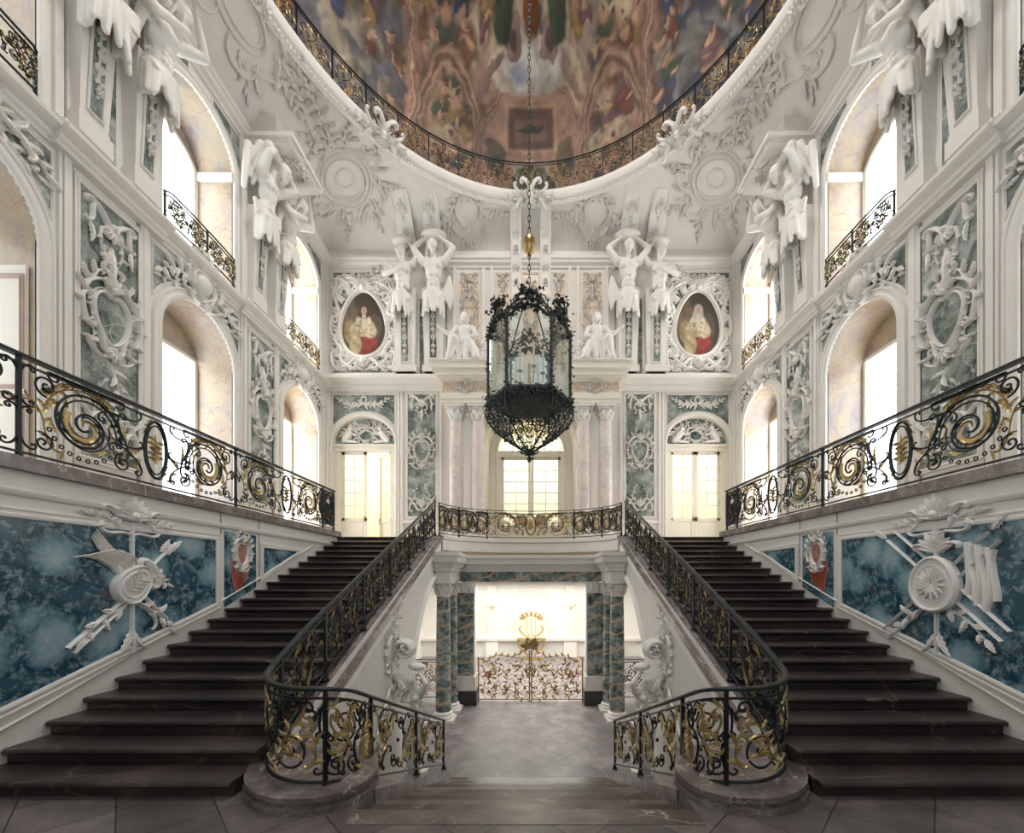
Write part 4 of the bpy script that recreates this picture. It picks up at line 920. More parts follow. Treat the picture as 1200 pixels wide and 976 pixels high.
def top_drop(mb, fr, w, h, d=1.0):      # hangs from the origin downwards
    for q in (-1, 1):
        sscroll(mb, fr, (q*w*.95, -.02*h), (q*w*.25, -h*.30), 'C', q, w*.09, .09*d, .9); sscroll(mb, fr, (q*w*.9, -h*.30), (q*w*.5, -h*.02), 'S', q, w*.07, .07*d, .8)
        spray(mb, fr, (q*w*.35, -h*.25), (q*w*.1, -h*.75), 5, w*.34, q*.12, w*.04, .07*d); leaf(mb, fr, (q*w*.8, -h*.3), -PI/2-q*.2, h*.28, w*.1, q*.6, .06*d)
    fan(mb, fr, (0, -h*.2), -PI*.85, -PI*.15, 7, w*.6, w*.11, .09*d, .4); leaf(mb, fr, (0, -h*.45), -PI/2, h*.55, w*.14, 0, .08*d); blob(mb, fr, (0, -h*.18), w*.16, .12*d)
def base_spray(mb, fr, w, h, d=1.0):    # grows from the origin upwards
    for q in (-1, 1):
        sscroll(mb, fr, (q*w*.1, h*.1), (q*w*.9, h*.35), 'S', -q, w*.09, .09*d, .9); sscroll(mb, fr, (q*w*.85, h*.05), (q*w*.35, h*.5), 'C', q, w*.07, .08*d, .9)
        spray(mb, fr, (q*w*.25, h*.3), (q*w*.35, h*.95), 5, w*.34, -q*.2, w*.04, .07*d); leaf(mb, fr, (q*w*.7, h*.35), PI/2-q*.5, h*.35, w*.1, -q*.8, .07*d)
    fan(mb, fr, (0, h*.25), PI*.8, PI*.2, 7, w*.7, w*.11, .09*d, .4); blob(mb, fr, (0, h*.25), w*.16, .12*d)
def garland(mb, fr, u, v0, v1, w, seed=0, d=1.0):   # vertical drop of husks and flowers
    n = max(3, int(abs(v1-v0)/(w*1.5))); rg = random.Random(seed); strip(mb, fr, [(u, v0+(v1-v0)*t) for t in np.linspace(0, 1, 8)], w*.10, .03*d)
    for i in range(n):
        v = v0+(v1-v0)*(i+.4)/n; dn = -PI/2 if v1 < v0 else PI/2
        if i % 3 == 1: rosette(mb, fr, (u, v), w*.55, .06*d, 6)
        elif i % 3 == 2:
            for q in (-1, 1): sscroll(mb, fr, (u+q*w*.15, v+w*.4), (u+q*w*.2, v-w*.4), 'C', -q, w*.14, .05*d, .8, 22)
        else:
            for q in (-1, 0, 1): leaf(mb, fr, (u, v), dn+q*.7, w*1.0, w*.22, -q*.5, .06*d)
def tp(label, cat, loc, name='stucco_relief', group=None): return thing(name, label, cat, loc, group)
def framed_panel(fr, u0, u1, v0, v1, mat, label, deco=None, name='marble_inlay', fw=.10, group=None, dmat='relief', poly=None):
    c = fr(np.array((u0+u1)/2), np.array(v0), np.array(0.0)); t = thing(name, label, 'wall panel', tuple(c), group)
    a = MB(); P = poly or rectpts(u0, v0, u1, v1); plate(a, fr, P[::-1], .0, .012); a.build('panel_slab', M[mat], t)
    a = MB(); molding(a, fr, P if poly is None else poly, pf(fw, .045), True); a.build('panel_frame', M['stucco'], t)
    if deco:
        a = MB(); deco(a, fr.at((u0+u1)/2, (v0+v1)/2, .012)); a.build('stucco_ornament', M[dmat], t, True)
    return t
# ================================================================== SIDE WALLS
WORD = {2: 'second', 1: 'nearest', 3: 'farthest', 0: 'hindmost'}
trim_no = 0
def trim(mb, mat='stucco', smooth=False):
    global trim_no; trim_no += 1; return S(mb, 'trim_%d' % trim_no, M[mat], None, smooth)
for s in (-1, 1):
    fr = side_frame(s); nm = SIDE[s]
    for z, wd, hh in ((6.74, .26, .46),):    # storey cornice
        a = MB(); extrude_prof(a, [(p, z+q) for p, q in corn(wd, hh)], (s*WX, YF, 0), (s*WX, YB, 0), (-s, 0, 0)); 
        for c in (7.28, 11.35): extrude_prof(a, [(p+(.10 if p > 0 else 0), z+q-.001) for p, q in corn(wd, hh)], (s*WX, c-.95, 0), (s*WX, c+.95, 0), (-s, 0, 0))
        trim(a)
    a = MB()         # archivolts, jamb mouldings, window frames on the wall face
    for b in BAYS[1:]:
        molding(a, fr, archpts(b, HW, ZU, LS, LR, 30), [(0, -.02), (0, .05), (.03, .07), (.07, .07), (.09, .045), (.15, .045), (.17, .07), (.20, .07), (.22, 0)])
        molding(a, fr, archpts(b, HW, UB, US, UR, 26), [(0, -.02), (0, .05), (.03, .07), (.08, .07), (.10, .04), (.16, .04), (.18, .06), (.21, 0)])
        for q in (-1, 1):
            for k, (o, w_, h_) in enumerate(((1.28, .05, .05), (1.36, .09, .07), (1.42, .05, .05))):
                fbox(a, fr, b+q*o-w_/2, b+q*o+w_/2, ZU, 6.75, 0, h_)
            for k, (o, w_, h_) in enumerate(((1.30, .05, .05), (1.38, .08, .08))): fbox(a, fr, b+q*o-w_/2, b+q*o+w_/2, 7.2, 11.35, 0, h_)
    trim(a)
    j = MB()         # brown strips painting in the shadowed grooves between pilaster strips
    for b in BAYS[1:]:
        for q in (-1, 1):
            fbox(j, fr, b+q*1.325-.012, b+q*1.325+.012, ZU, 6.75, 0, .02); fbox(j, fr, b+q*1.475-.02, b+q*1.475+.02, ZU, 11.3, 0, .012)
    trim(j, 'joint')
    for i, b in enumerate(BAYS[1:], 1):
        # green spandrels either side of the keystone, with the crest between
        for q in (-1, 1):
            us = np.linspace(.30, 1.17, 14); arc = LS+(LR+.30)*np.sqrt(np.clip(1-(us/(HW+.30))**2, 0, 1))
            poly = [(b+q*u, z) for u, z in zip(us, arc)]+[(b+q*1.17, 6.62), (b+q*.30, 6.62)]
            if q > 0: poly = poly[::-1]
            t = thing('spandrel_inlay', 'green marble spandrel on the %s side of the %s lower arch in the %s wall' % ('near' if q < 0 else 'far', WORD[i], nm), 'wall panel', tuple(fr(np.array(b+q*.8), np.array(6.2), np.array(0.))), 'green spandrels over the lower arches')
            a = MB(); plate(a, fr, poly, 0, .012); a.build('panel_slab', M['green'], t)
            a = MB(); molding(a, fr, poly if q < 0 else poly, pf(.05, .03), True); a.build('panel_frame', M['stucco'], t)
            a = MB(); spray(a, fr.at(b, 6.2, .012), (q*.45, .25), (q*1.0, -.1), 5, .26, -q*.1, .02, .05, i); a.build('stucco_ornament', M['relief'], t, True)
        t = tp('stucco shell crest on the keystone of the %s lower arch in the %s wall' % (WORD[i], nm), 'stucco ornament', tuple(fr(np.array(b), np.array(6.2), np.array(0.))), 'keystone_crest', 'crests over the lower arches')
        a = MB(); f2 = fr.at(b, 6.62, .06); cartouche(a, f2, .50, .58, 'pear', i, 1.2, 1.6); fan(a, f2, (0, .3), PI*.95, PI*.05, 9, .5, .07, .14, .4)
        for q in (-1, 1): spray(a, f2, (q*.4, -.1), (q*1.05, -.42), 7, .30, q*.12, .03, .08, 3+i)
        a.build('crest_relief', M['relief'], t, True); a = MB(); blob(a, f2, (0, 0), .22, .14, 14, 5); a.build('crest_boss', M['stucco'], t, True)
        # balconette of the upper window
        mp = PathMap([(s*(WX-.02), b-.96, UB+.0), (s*(WX-.14), b-.9, UB), (s*(WX-.16), b-.3, UB), (s*(WX-.16), b+.3, UB), (s*(WX-.14), b+.9, UB), (s*(WX-.02), b+.96, UB)], -s)
        railing('black iron balconette across the %s upper window of the %s wall' % (WORD[i], nm), mp, .66, [0.03, mp.len/2, mp.len-.03], 'fine', 'balconettes of the upper windows', .018, .009, 'window_balconette', .06)
    # piers: lower panel, upper herm pilasters, slab on atlantes
    for i, c in ((1, 7.28), (2, 11.38)):
        hw = .50
        def deco(a, f, i=i):
            top_drop(a, f.at(0, 2.14), .44, 1.3, 1.1); cartouche(a, f.at(0, .28), .50, .82, 'heart', i, 1.3, 1.3); base_spray(a, f.at(0, -2.14), .42, 1.3, 1.1)
            spray(a, f, (0, -.55), (.08, -1.3), 6, .25, .12, .02, .05, 2); spray(a, f, (0.02, 1.0), (-.1, 1.35), 4, .25, -.1, .02, .05, 5)
        framed_panel(fr, c-hw, c+hw, 2.05, 6.55, 'green', 'tall green marble panel with white heart cartouche, %s pier of the %s wall' % (WORD[i], nm), deco, 'marble_inlay', .10, 'tall green pier panels')
        t = thing('herm_pilasters', '', '', (0, 0, 0)); bpy.data.objects.remove(t)
        for q in (-1, 1):
            t = thing('herm_pilaster', 'tapering stucco pilaster with green inset, %s one on the %s pier, %s wall' % ('nearer' if q < 0 else 'farther', WORD[i], nm), 'pilaster', tuple(fr(np.array(c+q*.48), np.array(7.2), np.array(0.))), 'herm pilasters under the atlantes')
            f2 = fr.at(c+q*.46, 7.2); a = MB()
            a.hexa([f2(np.array(u), np.array(0.), np.array(h)) for u, h in ((-.21, 0), (.21, 0), (.21, .20), (-.21, .20))], [f2(np.array(u), np.array(2.5), np.array(h)) for u, h in ((-.29, 0), (.29, 0), (.29, .34), (-.29, .34))])
            fbox(a, f2, -.27, .27, 0, .30, 0, .26); fbox(a, f2, -.24, .24, .30, .38, 0, .23); a.build('pilaster_shaft', M['stucco'], t)
            f3 = Fr(f2.o+f2.N*.234+f2.V*.5, f2.U, np.array([-s*.056, 0, 1.0]), f2.N); a = MB(); plate(a, f3, rectpts(-.10, 0, .10, 1.75)[::-1], 0, .008); a.build('pilaster_inset', M['green'], t)
            a = MB(); molding(a, f3, rectpts(-.10, 0, .10, 1.75), pf(.04, .025), True); a.build('inset_frame', M['stucco'], t)
            a = MB(); garland(a, f3.at(0, 0, .01), 0, 1.85, .25, .13, i, 1.3); top_drop(a, f3.at(0, 2.1, .02), .22, .6, 1.2); a.build('stucco_ornament', M['relief'], t, True)
        a = MB(); fbox(a, fr, c-.09, c+.09, 7.3, 9.6, 0, .02); o = trim(a, 'green')
        for q in (-1, 1):
            a = MB(); fbox(a, fr, c+q*.86-.06, c+q*.86+.06, 7.2, 11.3, 0, .10); trim(a)
    # green strip at the far corner, white corner pilaster
    a = MB(); fbox(a, fr, 14.78, 15.0, ZU, 11.3, 0, .08); trim(a)
    # spandrels of the upper windows
    for i, b in enumerate(BAYS[1:], 1):
        for q in (-1, 1):
            us = np.linspace(.35, 1.20, 12); arc = US+(UR+.28)*np.sqrt(np.clip(1-(us/(HW+.28))**2, 0, 1)); 
            poly = [(b+q*u, z) for u, z in zip(us, arc)]+[(b+q*1.20, 11.22), (b+q*.35, 11.22)]
            if q > 0: poly = poly[::-1]
            t = thing('spandrel_inlay', 'small green spandrel on the %s side of the %s upper window, %s wall' % ('near' if q < 0 else 'far', WORD[i], nm), 'wall panel', tuple(fr(np.array(b+q*.9), np.array(10.9), np.array(0.))), 'green spandrels over the upper windows')
            a = MB(); plate(a, fr, poly, 0, .012); a.build('panel_slab', M['green'], t); a = MB(); molding(a, fr, poly, pf(.05, .03), True); a.build('panel_frame', M['stucco'], t)

# ================================================================== STAIR WALL PANELS (below the galleries)
for s in (-1, 1):
    nm = SIDE[s]; fr = Fr((s*5.2, 0, 0), (0, 1, 0), (0, 0, 1), (-s, 0, 0))
    poly = [(2.2, -1.34), (3.2, -1.42), (4.05, -1.28), (6.78, -.42), (6.78, .62), (2.2, .60)][::-1]
    t = thing('marble_inlay', 'big cloudy teal panel with white %s trophy on the %s stair wall' % ('quiver and feather' if s < 0 else 'shield and spear', nm), 'wall panel', (s*5.2, 4.5, -.5), 'teal panels of the stair walls')
    a = MB(); plate(a, fr, poly, 0, .012); a.build('panel_slab', M['teal'], t); a = MB(); molding(a, fr, poly, pf(.11, .04), True); a.build('panel_frame', M['stucco'], t)
    poly = [(6.99, -.50), (7.78, -.18), (7.78, .80), (6.99, .80)][::-1]
    t = thing('marble_inlay', 'narrow upright teal panel with a russet blaze and white scrolls on the %s stair wall' % nm, 'wall panel', (s*5.2, 7.4, 0), 'teal panels of the stair walls')
    a = MB(); plate(a, fr, poly, 0, .012); a.build('panel_slab', M['teal'], t); f2 = fr.at(7.38, .25, .014); a = MB()
    cartouche(a, f2.at(0, .18), .24, .36, 'heart', 3, 1.0, .7)
    a.build('stucco_ornament', M['relief'], t, True)
    a = MB(); M.setdefault('russet', marble('russet stone inlay', [(.3, (.22, .05, .03)), (.5, (.38, .10, .06)), (.7, (.55, .38, .34))], 4.0, .6, .3) if 'russet' not in M else None); plate(a, f2.at(0, 0, -.002), [(-.16, -.52), (-.28, -.1), (-.20, .40), (.0, .5), (.22, .38), (.26, .0), (.14, -.3)][::-1], 0, .004); a.build('russet_inlay', M['russet'], t)
    poly = [(7.98, .06), (9.15, .58), (7.98, .58)][::-1]
    t = thing('marble_inlay', 'small three-cornered teal marble panel near the top of the %s stair wall' % nm, 'wall panel', (s*5.2, 8.4, .3), 'teal panels of the stair walls')
    a = MB(); plate(a, fr, poly, 0, .012); a.build('panel_slab', M['teal'], t); a = MB(); molding(a, fr, poly, pf(.09, .04), True); a.build('panel_frame', M['stucco'], t)
    a = MB()     # mouldings along the wall: under the kerb and along the steps
    molding(a, fr, [(YF, .84), (11.0, .84)], [(0, 0), (0, .03), (.03, .05), (.06, .05), (.07, .02), (.09, 0)])
    P = [(2.2, zn(2.2)+.34), (3.4, zn(3.4)+.22), (4.3, zn(4.3)+.17)]+[(y, zn(y)+.15) for y in (6, 8, 10, 10.9)]
    molding(a, fr, P, [(0, 0), (0, .02), (.02, .03), (.035, 0)]); trim(a)
    j = MB(); fbox(j, fr, 6.90, 6.92, -.5, 1.1, 0, .006); fbox(j, fr, 7.86, 7.88, -.1, 1.1, 0, .006); trim(j, 'joint')
    # trophies
    f2 = fr.at(5.35 if s < 0 else 5.18, -.08, .014); a = MB()
    t = tp('white stucco trophy of a feathered wing, quiver and ribbons on the left stair wall' if s < 0 else 'white stucco trophy of a round shield, flag and crossed spears on the right stair wall', 'stucco trophy', tuple(f2.o), 'trophy_relief')
    ln = lambda A, B, w_, h_: strip(a, f2, [np.array(A)*(1-q)+np.array(B)*q for q in np.linspace(0, 1, 6)], w_, h_)
    ln((0, .78), (0, -.9), .022, .05)
    if s < 0:
        ln((-.74, -.72), (-.12, -.22), .026, .04); ln((-.68, -.78), (-.08, -.26), .012, .05); ln((.05, .0), (.60, .56), .016, .04)
        leaf(a, f2, (.46, .40), PI*.22, .36, .07, 0, .05); leaf(a, f2, (.42, .44), PI*.30, .22, .05, .3, .05)
        for k in range(9): leaf(a, f2, (-.10+.015*k, .04+.035*k), PI*.72+.05*k, .70-.03*k, .030, 1.25-.05*k, .05, .006*k)
        for k in range(4): leaf(a, f2, (-.16+.02*k, .22+.03*k), PI*.80, .5, .022, -.5, .04)
        P = pear(.20, .27, 40, .2); f6 = f2.turn(-.75); plate(a, f6, (P*.92)[:-1], 0, .07); strip(a, f6, P, .022, .09); strip(a, f6.at(0, 0, .07), P*.72, .012, .02)
        for k in range(9): leaf(a, f6.at(0, 0, .07), (0, -.14+.03*k), PI/2+(-1)**k*.8, .13, .022, (-1)**k*.8, .03)
        sscroll(a, f2, (-.2, -.2), (.34, -.52), 'J', -1, .03, .07, .3); sscroll(a, f2, (.12, .30), (.3, -.05), 'C', -1, .05, .08, .9); sscroll(a, f2, (-.1, .1), (-.32, .34), 'S', 1, .035, .06, .8)
        ln((.12, -.12), (.50, -.50), .022, .05); rosette(a, f2, (.34, .10), .11, .06); spray(a, f2, (.2, .1), (.5, .0), 6, .16, .1, .02, .05, 4); leaf(a, f2, (0, -.55), -PI/2, .3, .05, 0, .05)
    else:
        P = pear(.29, .34, 40, .1); plate(a, f2.at(-.02, 0), P[:-1], 0, .10); strip(a, f2.at(-.02, 0, .08), P*.97, .03, .05); strip(a, f2.at(-.02, 0, .08), P*.7, .012, .03); 
        for k in range(14): leaf(a, f2, (-.02, 0), k*2*PI/14, .2, .03, .3, .04, .1)
        for A, B in (((-.72, -.62), (.72, .62)), ((-.80, -.50), (.6, .74)), ((.78, -.66), (-.6, .60)), ((.70, -.8), (-.72, .5))): ln(A, B, .015, .045)
        for c_ in ((.74, .64), (-.62, .62)): leaf(a, f2, c_, math.atan2(c_[1], c_[0]), .22, .05, 0, .05)
        for k in range(6):      # hanging flag with folds
            x = -.36-.055*k; P = spline([(x, .50-.02*k, 0), (x-.02*(-1)**k, .25, 0), (x-.03, .05-.02*k, 0), (x-.02+.02*(-1)**k, -.12-.06*(k if k < 4 else 6-k), 0)], 5)[:, :2]; strip(a, f2, P, .036, .05)
        for q in (-1, 1): sscroll(a, f2, (q*.05, .42), (q*.28, .46), 'C', -q, .03, .08, .8)
        fan(a, f2, (0, .42), PI*.9, PI*.1, 7, .3, .05, .08)
    for q in (-1, 1):      # ribbons and leaves
        sscroll(a, f2, (0, .60), (q*.38, .72), 'S', q, .022, .05, .8); spray(a, f2, (q*.1, -.3), (q*.55, -.62), 5, .22, q*.1, .02, .05, 4); leaf(a, f2, (0, -.6), -PI/2+q*.4, .34, .05, q*.5, .05)
    a.build('relief_body', M['relief'], t, True)
    f3 = fr.at(5.35 if s < 0 else 5.18, .80, .02); t = tp('small stucco shell crest topping the teal trophy panel on the %s stair wall' % nm, 'stucco ornament', tuple(f3.o), 'panel_crest'); a = MB()
    fan(a, f3, (0, -.04), PI*.92, PI*.08, 9, .30, .05, .08, .5)
    for q in (-1, 1): sscroll(a, f3, (q*.05, -.02), (q*.38, .06), 'S', -q, .03, .07, .8); spray(a, f3, (q*.15, .0), (q*.5, -.05), 4, .16, -q*.2, .02, .05, 1)
    blob(a, f3, (0, 0), .08, .1); a.build('crest_relief', M['relief'], t, True)
    # relief on the inner stringer wall
    f4 = Fr((s*XI, 7.3, -1.7), (0, 1, 0), (0, 0, 1), (-s, 0, 0)).at(0, 0, .0); t = tp('trailing stucco relief of leaves and shells under the %s stringer' % nm, 'stucco ornament', tuple(f4.o), 'stringer_relief'); a = MB()
    cartouche(a, f4.at(.05, .35), .34, .42, 'pear', 2, 1.2, .8); spray(a, f4, (0, -.1), (-.5, -.7), 7, .3, .15, .025, .05, 3); spray(a, f4, (.1, .75), (.5, 1.25), 6, .3, -.1, .025, .05, 6); spray(a, f4, (.2, 0), (.55, -.5), 6, .28, -.1, .025, .05, 8)
    a.build('relief_body', M['relief'], t, True)

# ================================================================== CEILING ORNAMENT
def ceil_z(x, y):
    x = np.asarray(x, float); y = np.asarray(y, float); th = np.arctan2((y-EC)/EB, x/EA)
    ex, ey = ell_pt(th); rx, ry = rect_pt(th); q = np.hypot(x-rx, y-ry)/np.hypot(ex-rx, ey-ry)
    q = np.where(np.hypot(x, y-EC) > np.hypot(rx, ry-EC), 0, np.clip(q, 0, 1))
    return ZC+.45+(EZ-ZC-.45)*np.sin(q*PI/2)**.75
class CeilMap:
    def __init__(s, c, ang=0.0): s.c = c; s.a = ang; s.o = np.array([c[0], c[1], float(ceil_z(c[0], c[1]))])
    def __call__(s, u, v, h):
        u, v, h = np.broadcast_arrays(u, v, h); ca, sa = math.cos(s.a), math.sin(s.a)
        x = s.c[0]+u*ca-v*sa; y = s.c[1]+u*sa+v*ca; return np.stack([x, y, ceil_z(x, y)-h*1.9], -1)
for s in (-1, 1):
    nm = SIDE[s]
    f = CeilMap((s*5.95, 13.15), s*.65); t = tp('round stucco medallion wreathed in rocaille in the far %s corner of the ceiling' % nm, 'stucco ornament', tuple(f.o), 'ceiling_medallion'); a = MB()
    for r_, w_, h_ in ((.28, .03, .04), (.60, .035, .05), (.72, .05, .07), (.86, .03, .04)): strip(a, f, ring((0, 0), r_, r_*.9, 40), w_, h_)
    for k in range(12):
        an = k*PI/6; c_ = (.95*math.cos(an), .85*math.sin(an)); sscroll(a, f, (c_[0], c_[1]), (1.2*math.cos(an+.45), 1.08*math.sin(an+.45)), 'C', (-1)**k, .05, .08, .8, 26); leaf(a, f, c_, an+.4, .34, .07, .9*(-1)**k, .07)
    for k in range(13): leaf(a, f, (1.0*math.cos(k*.48), .9*math.sin(k*.48)), k*.48+.6, .5, .07, (-1)**k, .06)
    for k in range(8): spray(a, f, (1.05*math.cos(k*.8), .95*math.sin(k*.8)), (1.6*math.cos(k*.8+.15), 1.4*math.sin(k*.8+.15)), 5, .26, .2, .03, .06, k)
    a.build('relief_body', M['ceil'], t, True)
    f = CeilMap((s*2.25, 14.35), 0 if s > 0 else 0); t = tp('small stucco shield cartouche on the ceiling beside the %s centre bracket' % nm, 'stucco ornament', tuple(f.o), 'ceiling_cartouche'); a = MB(); cartouche(a, f, .62, .48, 'pear', 3, 1.3, .9)
    for q in (-1, 1): spray(a, f, (q*.5, 0), (q*1.25, .15), 8, .28, q*.15, .03, .06, 2)
    a.build('relief_body', M['ceil'], t, True)
    for (y_, w_) in ((9.3, 'first'), (5.2, 'overhead')):
        f = CeilMap((s*6.55, y_), s*PI/2); t = tp('elongated stucco cartouche with scrolls on the %s ceiling above the %s upper window' % (nm, 'second' if y_ > 8 else 'nearest'), 'stucco ornament', tuple(f.o), 'ceiling_cartouche'); a = MB()
        strip(a, f, ring((0, 0), .75, .34, 44), .04, .06); strip(a, f, ring((0, 0), .62, .25, 40), .02, .04)
        for q in (-1, 1):
            for e in (-1, 1):
                sscroll(a, f, (q*.2, e*.40), (q*.95, e*.30), 'C', -q*e, .05, .08, .8); sscroll(a, f, (q*.9, e*.25), (q*1.35, e*.05), 'S', q*e, .05, .08, .8); spray(a, f, (q*.5, e*.42), (q*1.1, e*.62), 5, .26, q*.1, .03, .06, 4); leaf(a, f, (q*.95, e*.3), (0 if q > 0 else PI)+.5*e*q, .45, .07, .8*e, .07)
            spray(a, f, (q*1.2, 0), (q*2.0, .18), 8, .30, q*.12, .03, .06, 7)
        fan(a, f, (0, .36), PI*.9, PI*.1, 9, .32, .05, .08)
        a.build('relief_body', M['ceil'], t, True)
    f = CeilMap((s*6.6, 11.3), s*PI/2); t = tp('stucco rocaille spray on the ceiling in front of the %s atlantes slab' % nm, 'stucco ornament', tuple(f.o), 'ceiling_spray'); a = MB()
    for k in range(6): spray(a, f, (-.6+.25*k, .3), (-.8+.35*k, .85), 5, .26, .2, .03, .06, k)
    a.build('relief_body', M['ceil'], t, True)
# crests on the oculus rim
for k, an in enumerate((PI/2, PI/2+.78, PI/2-.78)):
    c_ = (EA*.985*math.cos(an), EC+EB*.985*math.sin(an)); n_ = np.array([-math.cos(an), -math.sin(an), -.9]); n_ /= np.linalg.norm(n_); u_ = np.array([-math.sin(an), math.cos(an), 0]); v_ = np.cross(n_, u_); v_ *= np.sign(v_[2])
    f = Fr(np.array([c_[0]*.97, EC+(c_[1]-EC)*.97, EZ-.02]), u_, v_, n_); wd = ('middle', 'left', 'right')[k]
    t = tp('stucco shell crest with looping scrolls on the %s of the oval ceiling rim' % wd, 'stucco ornament', tuple(f.o), 'rim_crest'); a = MB()
    for q in (-1, 1):
        sscroll(a, f, (q*.08, -.3), (q*.34, .34), 'C', -q, .06, .14, 1.0); sscroll(a, f, (q*.3, -.1), (q*.6, -.32), 'S', q, .05, .10, .9); sscroll(a, f, (q*.28, .1), (q*.52, .3), 'C', q, .045, .10, .9); spray(a, f, (q*.3, -.2), (q*.8, -.05), 5, .24, q*.2, .03, .08, 3)
    fan(a, f, (0, -.05), PI*.95, PI*.05, 9, .34, .06, .14, .3); fan(a, f, (0, -.1), -PI*.9, -PI*.1, 7, .30, .06, .12, .3); blob(a, f, (0, 0), .13, .2); a.build('crest_relief', M['relief'], t, True)
# balustrade around the oculus
EGP = []
th_ = np.linspace(PI+.55, -.55, 200)
P = np.stack([(EA+.16)*np.cos(th_), EC+(EB+.16)*np.sin(th_), np.full(200, EZ+.40)], 1); mp = PathMap(P, -1); n_ = 30
railing('gilded iron balustrade standing on the oval ceiling rim below the painted dome', mp, 1.15, list(np.linspace(.03, mp.len-.03, n_)), 'airy', None, .022, .010)
a = MB(); th2 = np.linspace(-PI, PI, 97)[:-1]; P = np.zeros((96, 2, 3)); P[:, 0, 0] = (EA+.0)*np.cos(th2); P[:, 1, 0] = 8.1*np.cos(th2); P[:, 0, 1] = EC+EB*np.sin(th2); P[:, 1, 1] = EC+8.1*np.sin(th2); P[..., 2] = EZ+.38
a.grid(P, cu=True); S(a, 'floor_dome_gallery', M['ceil'])

